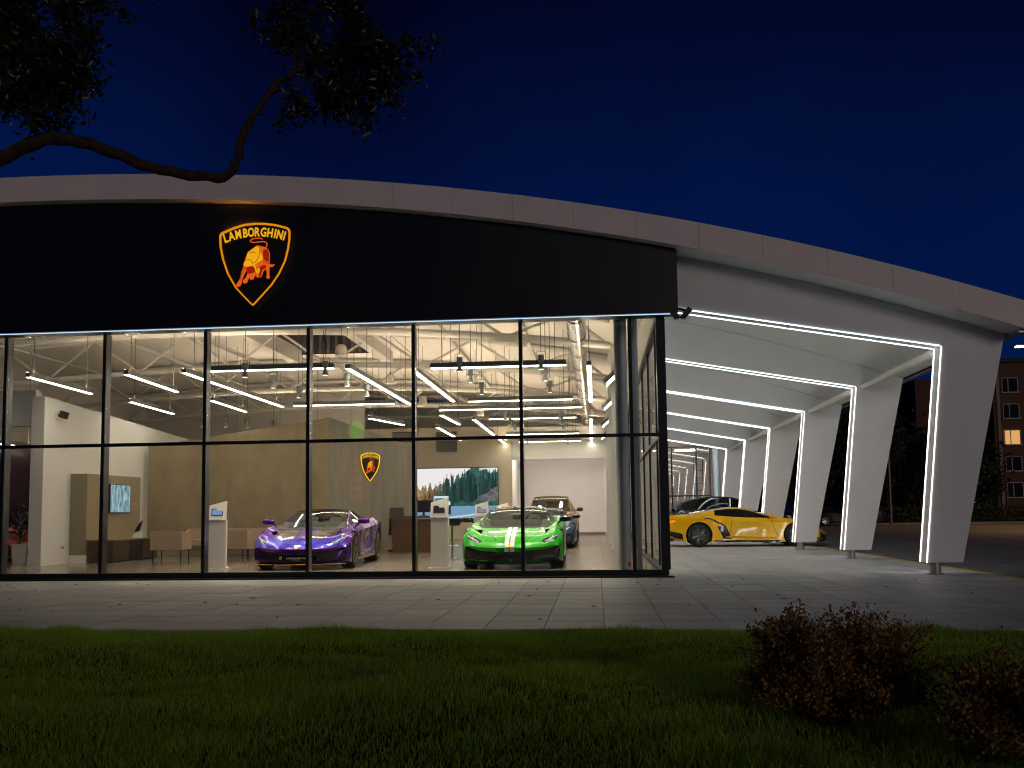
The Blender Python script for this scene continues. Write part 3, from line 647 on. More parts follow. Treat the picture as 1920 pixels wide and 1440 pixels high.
for p, q, lb, h in [
    ((-12.33, 1.7), (-12.5, 4.3), 'linear lamp hanging farthest left, before the white column', G_), ((-10.3, 1.7), (-10.5, 4.35), 'linear lamp hanging second from left, above the lounge front', G_),
    ((-12.4, 5.9), (-12.6, 8.6), 'short linear lamp hanging far left above the oak panel', G_), ((-10.4, 6.0), (-10.52, 8.5), 'short linear lamp above the lounge sofa', G_),
    ((-9.12, 1.7), (-9.18, 7.6), 'long receding lamp bar left of the purple car', G_), ((-8.58, 1.62), (-6.1, 1.62), 'dark crosswise lamp bar above the purple car nose', D_),
    ((-8.82, 7.45), (-6.2, 7.45), 'crosswise lamp bar behind the purple car', G_), ((-5.85, 1.7), (-5.85, 7.6), 'long receding lamp bar right of the purple car', G_),
    ((-4.27, 1.98), (-1.66, 1.98), 'dark crosswise lamp bar nearest above the green car nose', D_), ((-4.28, 7.4), (-1.67, 7.4), 'crosswise lamp bar behind the green car', G_),
    ((-4.66, 2.3), (-4.66, 7.3), 'pale receding lamp bar left of the green car', G_), ((-1.22, 2.08), (-1.22, 8.0), 'upright-looking receding lamp bar right of the green car', G_),
    ((-5.33, 9.2), (-1.48, 9.2), 'longest crosswise lamp bar, between the green and blue cars', G_), ((-4.27, 11.86), (-1.68, 11.86), 'crosswise lamp bar above the blue car nose', G_),
    ((-4.3, 17.45), (-1.7, 17.45), 'crosswise lamp bar above the yellow utility car', G_), ((-7.7, 10.9), (-7.15, 13.1), 'slanting lamp bar behind the taupe partition', G_),
    ((-5.5, 10.4), (-5.4, 13.3), 'short receding lamp bar behind the reception desk', G_), ((-4.74, 11.8), (-4.76, 17.4), 'receding lamp bar left of the blue car', G_),
    ((-4.76, 18.4), (-4.78, 24.0), 'farthest receding lamp bar, beside the video wall edge', G_), ((-6.25, 14.1), (-6.28, 19.5), 'receding lamp bar in front of the video wall', G_),
    ((-1.24, 12.4), (-1.26, 17.6), 'receding lamp bar right of the blue car', G_), ((-1.26, 18.8), (-1.28, 24.4), 'farthest receding lamp bar along the side glass', G_), ((-4.13, 21.0), (-1.69, 21.0), 'rearmost crosswise lamp bar by the white alcove', G_)]:
    light_bar(p, q, lb, h)
for i, (p, q) in enumerate((((-12.4, 12.2), (-12.4, 17.0)), ((-9.9, 12.6), (-9.9, 17.4)), ((-8.3, 14.2), (-8.3, 19.0)))):
    light_bar(p, q, ('left', 'middle', 'right')[i]+' lamp bar of the three lighting the room behind the taupe partition', G_, 3.05)
def spot_lamp(x, y, z, label, aim=(0, 0)):
    t = thing('spot_lamp', label, 'pendant lamp', (x, y, z), 0, 'projector pendant lamps'); t.scale = (.64,)*3
    MB().lathe([(0, .20), (.088, .20), (.088, .02), (.05, .0), (.05, -.05), (.062, -.06)], 16).build('lamp_body', spotg, t, 40)
    MB().lathe([(.045, -.05), (.055, -.07), (.105, -.215), (.098, -.215), (.05, -.08)], 18).build('lamp_shade', spotg, t, 40)
    MB().lathe([(0, -.200), (.092, -.200)], 18).build('lamp_face', spotw, t)
    y_ = MB(); y_.box(-.135, -.125, -.01, .01, -.02, .30).box(.125, .135, -.01, .01, -.02, .30).box(-.125, .125, -.01, .01, .29, .30).box(-.125, -.088, -.008, .008, .05, .066).box(.088, .125, -.008, .008, .05, .066)
    y_.build('yoke', blackp, t)
    hang(Vector((0, 0, .30)), Vector((0, 0, (zR(x)-.17-z)/.64)), t, .011)
    l = bpy.data.lights.new('spot_beam', 'SPOT'); l.energy = SPOT_W; l.spot_size = R(84); l.spot_blend = .6; l.shadow_soft_size = .09; l.color = (1, .86, .66)
    lo_ = bpy.data.objects.new('spot_beam', l); COL.objects.link(lo_); lo_.parent = t; lo_.location = (0, 0, -.22)
    return t
SPOT_W = 175
for xs_, ys_, zz, nm in (((-7.57, -6.05), (.9, 2.4, 4.0), 3.78, 'purple car'), ((-3.57, -2.08), (1.0, 2.5, 4.3), 3.80, 'green car'), ((-3.62, -2.09), (10.0, 11.5, 13.2), 3.80, 'blue car'), ((-3.7, -2.15), (19.55,), 3.80, 'alcove')):
    for i, x in enumerate(xs_):
        for j, y in enumerate(ys_):
            spot_lamp(x, y, zz, '%s grey spot pendant in the %s row over the %s' % (('front', 'middle', 'rear')[j], ('left', 'right')[i], nm) if len(ys_) > 1 else '%s of the two grey spot pendants before the white alcove' % ('left', 'right')[i])
for i, (x, y) in enumerate(((-12.5, 10.3), (-11.9, 10.5), (-11.4, 10.9), (-10.7, 11.2))):
    spot_lamp(x, y, 3.82, ['leftmost', 'second', 'third', 'rightmost'][i]+' of four small spot pendants behind the taupe wall, above the lounge')
for i, (x, y, z, lb) in enumerate(((-6.45, 3.4, 4.55, 'nearest white bell speaker above the purple car'), (-6.36, 7.7, 4.55, 'second white bell speaker, below the roof light'), (-6.36, 12.2, 4.55, 'third white bell speaker, behind the partition top'), (-1.21, 16.3, 4.5, 'white bell speaker hanging near the silver duct'), (-5.0, 15.5, 4.5, 'small far bell speaker before the video wall'))):
    t = thing('bell_speaker', lb, 'speaker', (x, y, z), 0, 'white bell speakers'); t.scale = (.68,)*3
    MB().lathe([(0, .20), (.10, .19), (.15, .14), (.175, .05), (.19, -.10), (.195, -.16), (.18, -.165), (0, -.15)], 22).build('bell', M('bell_white', (.62, .58, .50), .5), t, 50)
    MB().tube([(0, 0, .2), (0, 0, .28)], .025, 8).build('neck', blackp, t); hang(Vector((0, 0, .28)), Vector((0, 0, (zR(x)-.17-z)/.68)), t, .009)
# tilted lamp bodies added to stand for reflections in the side glass
for i, (y, z) in enumerate(((2.6, 3.72), (7.5, 3.78), (12.5, 3.80), (17.5, 3.82), (22.5, 3.82))):
    t = thing('reflected_lamp', ['nearest', 'second', 'third', 'fourth', 'farthest'][i]+' tilted lamp body standing for a reflection in the side glass', 'lamp reflection', (-.80, y, z), 0, 'lamp bodies standing for reflections in the side glass')
    rot = Matrix.Rotation(R(-42), 3, 'Y')
    MB().obox((0, 0, 0), (.34, .5, .09), rot).build('housing', alu, t); c = rot @ Vector((-.02, 0, -.052)); MB().obox(c, (.26, .42, .012), rot).build('diffuser', lampw, t)
    MB().bar((.10, 0, .10), (.32, 0, .55), .03).build('bracket', alu, t)
    if i: MB().bar((.10, .2, .10), (.32, .2, .55), .03).build('bracket', alu, t)

# ---------------------------------------------------------------- furniture
def kiosk(x, y, rz, label, lit):
    t = thing('tablet_pedestal', label, 'pedestal', (x, y, F), rz, 'tablet pedestals')
    MB().prism([(-.16, .02), (.16, .02), (.16, .96), (-.16, .96)], 0, .11, 'y').build('column', kiosk_g, t)
    MB().box(.1605, .175, -.001, .15, .02, .96).build('side_panel', kiosk_w, t)
    hd = MB(); hd.v = [(-.165, -.03, .965), (.165, -.03, .965), (.165, .13, .965), (-.165, .13, .965), (-.165, .10, 1.25), (.165, .10, 1.34), (.165, .17, 1.33), (-.165, .17, 1.24)]
    hd.f = [(0, 1, 5, 4), (1, 2, 6, 5), (2, 3, 7, 6), (3, 0, 4, 7), (4, 5, 6, 7), (3, 2, 1, 0)]
    hd.build('head', kiosk_w, t)
    MB().box(-.20, .22, -.06, .20, 0, .019).build('base_plate', kiosk_w, t)
    rot = Matrix.Rotation(math.atan2(-.13, .29), 3, 'X')
    MB().obox((0, .027, 1.115), (.22, .012, .155), rot).build('tablet', blackp, t)
    MB().obox((0, .021, 1.116), (.19, .004, .125), rot).build('tablet_screen', lit, t)
    return t
scr_b = E('tablet_blue', (.20, .34, .60), .9); scr_d = M('tablet_off', (.03, .032, .035), .2)
kiosk(-8.62, 2.2, R(12), 'white tablet pedestal with lit screen left of the purple car', scr_b)
kiosk(-4.12, 1.9, R(2), 'largest white tablet pedestal with dark screen left of the green car', scr_d)
kiosk(-4.06, 8.0, R(2), 'tablet pedestal with lit picture behind the green car', E('tablet_photo', (.30, .30, .34), .9))
kiosk(-3.93, 12.0, R(2), 'half hidden tablet pedestal beside the yellow utility car', scr_d)
def tub_chair(x, y, rz, label, w=.70, d=.66, grp='beige lounge chairs'):
    t = thing('armchair' if w < 1 else 'sofa', label, 'armchair' if w < 1 else 'sofa', (x, y, F), rz, grp)
    MB().prism([(-w/2, .30), (w/2, .30), (w/2, .72), (-w/2, .72)], d/2-.09, d/2, 'y').build('backrest', beige, t)
    for s in (-1, 1):
        a, b = sorted((s*w/2, s*(w/2-.07))); MB().prism([(-d/2, .30), (d/2-.092, .30), (d/2-.092, .72), (-d/2+.12, .55), (-d/2, .53)], a, b, 'x').build('armrest', beige, t)
    MB().box(-w/2+.072, w/2-.072, -d/2+.02, d/2-.092, .30, .45).build('seat', beige, t)
    for sx in (-1, 1):
        for sy in (-1, 1): MB().bar((sx*(w/2-.04), sy*(d/2-.06), .30), (sx*(w/2-.04), sy*(d/2-.05), 0), .022).build('leg', chrome if sy > 0 else blackp, t)
    return t
tub_chair(-10.75, 4.72, R(186), 'beige tub armchair with its back to the glass, nearest in the lounge')
tub_chair(-9.15, 5.05, R(160), 'beige tub armchair beside the purple car')
tub_chair(-10.7, 7.75, R(4), 'long beige sofa against the taupe wall', 2.2, .75, 'lounge sofa')
ct = thing('coffee_table', 'low dark coffee table before the beige sofa', 'table', (-9.95, 6.4, F))
MB().box(-.5, .5, -.3, .3, .36, .39).build('table_top', walnut, ct)
for sx in (-1, 1):
    for sy in (-1, 1): MB().bar((sx*.45, sy*.25, .36), (sx*.48, sy*.28, 0), .03).build('leg', blackp, ct)
dk_ = thing('reception_desk', 'dark walnut reception desk at the partition end', 'desk', (-6.1, 9.1, F))
MB().prism([(-.52, 0), (.50, 0), (.54, .90), (-.56, .90)], 0, .04, 'y').build('front_panel', M('desk_brown', (.075, .042, .02), .4, noise=.25, nscale=4, stretch=(1, 1, 6)), dk_)
MB().box(-.58, .56, -.03, .75, .905, .98).build('desk_top', M('desk_top_brown', (.10, .06, .035), .35, noise=.2), dk_)
for x in (-.52, .46): MB().box(x, x+.05, .045, .72, 0, .90).build('side_panel', walnut, dk_)
oc = thing('office_chair', 'black office chair behind the reception desk', 'chair', (-6.62, 9.75, F), R(20))
MB().prism([(-.22, .55), (.22, .55), (.19, 1.22), (-.19, 1.22)], .18, .24, 'y').build('backrest', blackp, oc); MB().box(-.24, .24, -.26, .2, .47, .54).build('seat', blackp, oc); MB().tube([(0, 0, .06), (0, 0, .47)], .03, 8).build('stem', blackp, oc)
for k in range(5): a = k*1.2566; MB().bar((0, 0, .06), (.3*math.cos(a), .3*math.sin(a), .03), .035).build('base_arm', blackp, oc)
mo = thing('monitor', 'dark computer monitor on the reception desk', 'monitor', (-5.85, 9.5, F+.98)); MB().box(-.26, .26, 0, .03, .10, .42).build('display_panel', blackp, mo); MB().box(-.03, .03, .03, .05, 0, .2).build('stand', blackp, mo); MB().box(-.1, .1, -.05, .12, 0, .012).build('foot', blackp, mo)
bs = thing('bar_stool', 'black bar stool between the pedestal and the green car', 'stool', (-4.43, 5.5, F))
MB().lathe([(0, .74), (.17, .76), (.19, .80), (.17, .79), (0, .77)], 18).build('seat', blackp, bs, 40); MB().prism([(-.17, .80), (.19, .80), (.21, .92), (-.19, .92)], .12, .15, 'y').build('backrest', blackp, bs)
MB().tube([(0, 0, .02), (0, 0, .75)], .025, 10).build('stem', chrome, bs, 40); MB().lathe([(0, .03), (.19, .012), (.19, 0)], 20).build('foot_plate', chrome, bs, 40); MB().lathe([(.12, .30), (.135, .31), (.12, .32)], 18).build('foot_ring', chrome, bs, 40)
MB().bar((0, 0, .31), (.12, 0, .31), .015).build('ring_arm', chrome, bs)
# room glimpsed at far left
dkw = MB().box(-17.2, -15.62, 7.2, 7.3, F, 3.0).build('dark_display_wall', M('wine_panel', (.02, .004, .004), .2)); tag(dkw, 'dark glossy display wall in the far left side room', 'display wall')
pw = MB().box(-18.2, -15.75, 9.0, 9.1, F, 3.1).build('room_divider', M('pinkish_wall', (.45, .38, .38), .6)); tag(pw, 'pale divider behind the dark wall in the far left room', 'divider')
for i, (x, y) in enumerate(((-15.9, 6.4), (-17.2, 6.0))):
    light_bar((x, y-.7), (x+.1, y+.9), ['lamp bar in the far left side room by the column', 'lamp bar at the far left picture edge in the side room'][i], G_, 2.95)
pt = thing('potted_plant', 'tall potted plant with dark narrow leaves at the far left', 'plant', (-14.5, 4.9, F))
MB().lathe([(0, .42), (.16, .42), (.165, .45), (.18, .45), (.17, .42), (.14, 0), (0, 0)], 20).build('pot', kiosk_w, pt, 40)
pl = MB()
for k in range(46):
    a = random.uniform(0, 6.28); h0 = random.uniform(.4, 1.1); le = random.uniform(.35, .75); w = .022; el_ = random.uniform(.2, 1.3)
    dx, dy = math.cos(a), math.sin(a); n = len(pl.v); p0 = Vector((0, 0, h0)); p1 = p0+Vector((dx*le*.5*math.cos(el_), dy*le*.5*math.cos(el_), le*.55*math.sin(el_))); p2 = p1+Vector((dx*le*.5, dy*le*.5, -le*.12)); sd = Vector((-dy, dx, 0))*w
    pl.v += [tuple(p0-sd*.3), tuple(p0+sd*.3), tuple(p1-sd), tuple(p1+sd), tuple(p2)]; pl.f += [(n, n+1, n+3, n+2), (n+2, n+3, n+4)]
stuff(pl.build('foliage', M('plant_leaf', (.02, .035, .015), .5, island=.4), pt)); MB().tube([(0, 0, .4), (.02, 0, .8), (0, 0, 1.15)], .02, 6).build('stem', walnut, pt)

# ================================================================== CARS
def paint(name, col, metal=.35, rough=.28): return M(name, col, rough, metal=metal, coat=.55, spec=.25)
carglass = GLASS('car_glass', (.80, .86, .83), .12, 1.5)
tintglass = GLASS('car_glass_tinted', (.10, .12, .12), .55, 1.5)
gloss_b = M('gloss_black', (.008, .008, .009), .12, coat=.6, noise=.1)
matt_b = M('matt_black', (.010, .010, .010), .55, noise=.15)
cabin_m = M('cabin_dark', (.018, .018, .017), .7, noise=.2)
seat_m = M('seat_alcantara', (.13, .125, .115), .7, noise=.15)
drl = E('running_light', (.95, .97, 1.0), .75)
redl = E('tail_lamp', (1.0, .05, .02), 1.3)
ambl = E('tail_lamp_amber', (1.0, .16, .02), 1.6)

def cat_rom(arr, t):
    n = len(arr); i = min(int(t), n-2); f = t-i
    p0, p1, p2, p3 = arr[max(i-1, 0)], arr[i], arr[i+1], arr[min(i+2, n-1)]
    return .5*((2*p1)+(-p0+p2)*f+(2*p0-5*p1+4*p2-p3)*f*f+(-p0+3*p1-3*p2+p3)*f**3)
def loft(stations, sub=5):
    """stations: (y, sweep, half section [(x,z)...]) -> closed symmetric body mesh"""
    A = []
    for y, sw, sec in stations: A.append(np.array([(x, y+sw*(x/.95)**2, z) for x, z in sec]))
    A = np.array(A); n = len(A); out = []
    for k in range((n-1)*sub+1): out.append(cat_rom(A, k/sub))
    m = A.shape[1]; mb = MB(); ring = []
    for s in out:
        half = [tuple(p) for p in s]; mir = [(-p[0], p[1], p[2]) for p in s[1:-1][::-1]]
        ring.append(len(mb.v)); mb.v += half+mir
    K = 2*m-2
    for a, b in zip(ring[:-1], ring[1:]):
        for j in range(K): mb.f.append((a+j, a+(j+1) % K, b+(j+1) % K, b+j))
    mb.f += [tuple(ring[0]+j for j in range(K)), tuple(ring[-1]+j for j in reversed(range(K)))]
    return mb
def greenhouse(G, sub=5):
    """rows: (y, sweep, ztop, xr, xb, zb) -> fine list of half sections c,m,r,p,b"""
    A = []
    for y, sw, zt, xr, xb, zb in G:
        px = xr+(xb-xr)*.16; pz = zt-.02+(zb-zt)*.10
        sec = [(0, zt+.012), (xr*.55, zt+.006), (xr, zt-.02), (px, pz), (xb, zb)]
        A.append(np.array([(x, y+sw*(x/.8)**2, z) for x, z in sec]))
    A = np.array(A); return [cat_rom(A, k/sub) for k in range((len(A)-1)*sub+1)]
def strip(secs, i0, i1, j0, j1, mirror=True, full=False, inset=0):
    mb = MB()
    for s in ((1, -1) if mirror else (1,)):
        n0 = len(mb.v); w = j1-j0+1
        for k in range(i0, i1+1):
            for j in range(j0, j1+1): p = secs[k][j]; mb.v.append((p[0]*s, p[1], p[2]-inset))
        for a in range(i1-i0):
            for b in range(w-1): q = n0+a*w+b; mb.f.append((q, q+1, q+w+1, q+w))
    return mb
def weld(me):
    bm = bmesh.new(); bm.from_mesh(me); bmesh.ops.remove_doubles(bm, verts=bm.verts, dist=.0008); bmesh.ops.recalc_face_normals(bm, faces=bm.faces); bm.to_mesh(me); bm.free(); return me
def baked_bool(me, cutters, mat2):
    o = ob('tmp', me); o2 = []
    for c in cutters:
        cme = c.mesh('cut', mat2); co = ob('tmpc', cme); o2.append(co)
        md = o.modifiers.new('b', 'BOOLEAN'); md.operation = 'DIFFERENCE'; md.object = co; md.solver = 'EXACT'
        try: md.material_mode = 'TRANSFER'
        except Exception: pass
    bpy.context.view_layer.update()
    r = bpy.data.meshes.new_from_object(o.evaluated_get(bpy.context.evaluated_depsgraph_get()))
    for q in [o]+o2: bpy.data.objects.remove(q)
    return r
bvh_poly = {}
def make_bvh(me):
    vs = [v.co.copy() for v in me.vertices]; ps = [tuple(p.vertices) for p in me.polygons]; b = BVHTree.FromPolygons(vs, ps)
    bvh_poly[id(b)] = (vs, ps, [v.normal.copy() for v in me.vertices]); return b
def decal(bvh, poly, view, mat, name, parent, off=.005, mirror=False, maxlen=.07):
    obs = []
    for s in ((1, -1) if mirror else (1,)):
        bm = bmesh.new(); vs = []
        for a, b in poly:
            vs.append(bm.verts.new((a*s, -5, b) if view in ('front', 'rear') else ((5*s, a, b) if view == 'side' else (a*s, b, 5))))
        try: bm.faces.new(vs)
        except Exception: bm.free(); continue
        bmesh.ops.triangulate(bm, faces=bm.faces)
        for _ in range(5):
            le = [e for e in bm.edges if e.calc_length() > maxlen]
            if not le: break
            bmesh.ops.subdivide_edges(bm, edges=le, cuts=1); bmesh.ops.triangulate(bm, faces=bm.faces)
        kill = []; hits = {}
        for v in bm.verts:
            if view == 'front': o, d = Vector((v.co.x, -6, v.co.z)), Vector((0, 1, 0))
            elif view == 'rear': o, d = Vector((v.co.x, 6, v.co.z)), Vector((0, -1, 0))
            elif view == 'side': o, d = Vector((6*s, v.co.y, v.co.z)), Vector((-s, 0, 0))
            else: o, d = Vector((v.co.x, v.co.y, 6)), Vector((0, 0, -1))
            h = bvh.ray_cast(o, d)
            if h[0] is None: kill.append(v)
            else:
                v.co = h[0]-d*off; hits[v] = h
        nrm_of = {}
        for v, h in hits.items():
            nv = Vector((0, 0, 0))
            for vi in bvh_poly[id(bvh)][1][h[2]]:
                nv += bvh_poly[id(bvh)][2][vi]/((bvh_poly[id(bvh)][0][vi]-h[0]).length+.004)
            nrm_of[v] = nv.normalized()
        for f_ in bm.faces:
            d0 = Vector((0, -1, 0)) if view == 'front' else (Vector((0, 1, 0)) if view == 'rear' else (Vector((s, 0, 0)) if view == 'side' else Vector((0, 0, 1))))
            f_.normal_update()
            if f_.normal.dot(d0) < 0: f_.normal_flip()
        bmesh.ops.delete(bm, geom=kill, context='VERTS'); bm.verts.index_update()
        nl_ = [tuple(nrm_of[v]) for v in bm.verts]
        me = bpy.data.meshes.new(name); bm.to_mesh(me); bm.free(); me.materials.append(mat)
        for p in me.polygons: p.use_smooth = True
        if len(nl_): me.normals_split_custom_set_from_vertices(nl_)
        for p in me.polygons: p.use_smooth = True
        obs.append(ob(name, me, parent))
    return obs
def superblob(c, sz, mat, name, parent, p=.6, rz=0, k=16, m=10):
    mb = MB()
    f = lambda v: math.copysign(abs(v)**p, v)
    for i in range(m+1):
        a = -math.pi/2+math.pi*i/m
        for j in range(k):
            b = 2*math.pi*j/k; mb.v.append((sz[0]*f(math.cos(a))*f(math.cos(b)), sz[1]*f(math.cos(a))*f(math.sin(b)), sz[2]*f(math.sin(a))))
    for i in range(m):
        for j in range(k): q = i*k+j; q2 = i*k+(j+1) % k; mb.f.append((q, q2, q2+k, q+k))
    o = ob(name, weld(mb.mesh(name, mat)), parent, c); o.rotation_euler.z = rz
    for pl_ in o.data.polygons: pl_.use_smooth = True
    return o
def wheel_set(t, pos, rad, wid, rim_m, cal_m, spokes=10, tw=.03):
    tyre = MB().lathe([(rad*.70, -wid*.48), (rad*.80, -wid*.5), (rad*.95, -wid*.47), (rad, -wid*.36), (rad, wid*.36), (rad*.95, wid*.47), (rad*.80, wid*.5), (rad*.70, wid*.48)], 36, axis='x').mesh('tyre', rubber, 50)
    rim = MB(); rim.lathe([(rad*.735, wid*.47), (rad*.70, wid*.485), (rad*.66, wid*.44), (rad*.645, wid*.1), (rad*.66, -wid*.45)], 36, axis='x'); rim.lathe([(0, wid*.36), (rad*.10, wid*.36), (rad*.13, wid*.30), (rad*.13, wid*.1), (0, wid*.1)], 16, axis='x')
    for k in range(spokes):
        a = 2*math.pi*k/spokes
        for s in (-1, 1):
            b = a+s*tw*5
            rim.bar((wid*.33, rad*.10*math.cos(a), rad*.10*math.sin(a)), (wid*.43, rad*.67*math.cos(b), rad*.67*math.sin(b)), tw, .03, up=(1, 0, 0))
    rim = rim.mesh('rim', rim_m, 40)
    disc = MB().lathe([(0, 0), (rad*.56, 0), (rad*.56, wid*.08), (0, wid*.08)], 28, axis='x').mesh('brake_disc', M('brake_iron', (.12, .12, .12), .35, metal=.8))
    hub = MB().lathe([(0, -wid*.4), (rad*.66, -wid*.4), (rad*.66, -wid*.38), (0, -wid*.38)], 24, axis='x').mesh('wheel_back', matt_b)
    cal = MB().obox((wid*.12, rad*.36, rad*.32), (.07, .09, .20), Matrix.Rotation(R(-45), 3, 'X')).mesh('brake_caliper', cal_m)
    for (x, y) in pos:
        w = bpy.data.objects.new('wheel', tyre); COL.objects.link(w); w.parent = t; w.location = (x, y, rad)
        if x < 0: w.rotation_euler.z = math.pi
        for nm, me in (('rim', rim), ('brake_disc', disc), ('wheel_back', hub), ('brake_caliper', cal)): ob(nm, me, w)
def seats(t, y, z, mark, xs=(-.36, .36)):
    for x in xs:
        s = MB().prism([(y-.02, z-.25), (y+.10, z-.25), (y+.26, z+.26), (y+.20, z+.28)], x-.23, x+.23, 'x').build('seat', seat_m, t)
        MB().prism([(y+.155, z+.20), (y+.27, z+.22), (y+.285, z+.385), (y+.235, z+.395)], x-.13, x+.13, 'x').build('headrest', seat_m, s)
        if mark: MB().prism([(y+.02, z-.10), (y+.04, z-.10), (y+.165, z+.22), (y+.14, z+.22)], x-.05, x+.05, 'x').build('seat_trim', mark, s)

SPORT = [(-2.25, .40, [(0, .40), (.35, .40), (.60, .41), (.78, .44), (.87, .42), (.89, .34), (.87, .20), (.6, .16), (0, .16)]),
    (-2.14, .40, [(0, .485), (.36, .485), (.62, .50), (.80, .55), (.925, .51), (.945, .36), (.925, .14), (.6, .12), (0, .12)]),
    (-1.85, .26, [(0, .595), (.37, .585), (.62, .60), (.80, .68), (.935, .62), (.955, .40), (.94, .13), (.6, .12), (0, .12)]),
    (-1.30, .08, [(0, .715), (.37, .695), (.62, .705), (.81, .80), (.955, .71), (.965, .42), (.945, .14), (.6, .12), (0, .12)]),
    (-.85, 0, [(0, .795), (.40, .785), (.66, .80), (.82, .84), (.935, .72), (.90, .42), (.93, .14), (.6, .12), (0, .12)]),
    (-.30, 0, [(0, .79), (.40, .79), (.70, .83), (.81, .85), (.90, .73), (.865, .40), (.935, .14), (.6, .12), (0, .12)]),
    (.30, 0, [(0, .80), (.40, .80), (.70, .86), (.82, .88), (.915, .76), (.88, .42), (.945, .14), (.6, .12), (0, .12)]),
    (.85, 0, [(0, .93), (.40, .93), (.66, .92), (.83, .93), (.955, .81), (.95, .45), (.955, .15), (.6, .13), (0, .13)]),
    (1.32, 0, [(0, 1.00), (.40, .985), (.66, .965), (.84, .97), (.965, .86), (.97, .46), (.955, .16), (.6, .14), (0, .14)]),
    (1.80, 0, [(0, .97), (.40, .965), (.66, .95), (.84, .95), (.945, .86), (.95, .52), (.93, .20), (.6, .17), (0, .17)]),
    (2.15, -.12, [(0, .945), (.40, .94), (.64, .935), (.81, .93), (.90, .86), (.91, .56), (.87, .28), (.55, .22), (0, .22)]),
    (2.25, -.12, [(0, .88), (.35, .88), (.60, .88), (.76, .87), (.83, .80), (.84, .58), (.80, .38), (.5, .32), (0, .32)])]
SPORT_G = [(-1.02, .22, .795, .66, .74, .79), (-.60, .20, .955, .62, .79, .825), (-.20, .12, 1.085, .57, .80, .85), (.06, .05, 1.145, .54, .80, .86), (.30, 0, 1.165, .52, .79, .875), (.62, 0, 1.155, .50, .77, .90), (1.05, 0, 1.09, .46, .72, .93), (1.55, 0, 1.005, .42, .64, .955)]

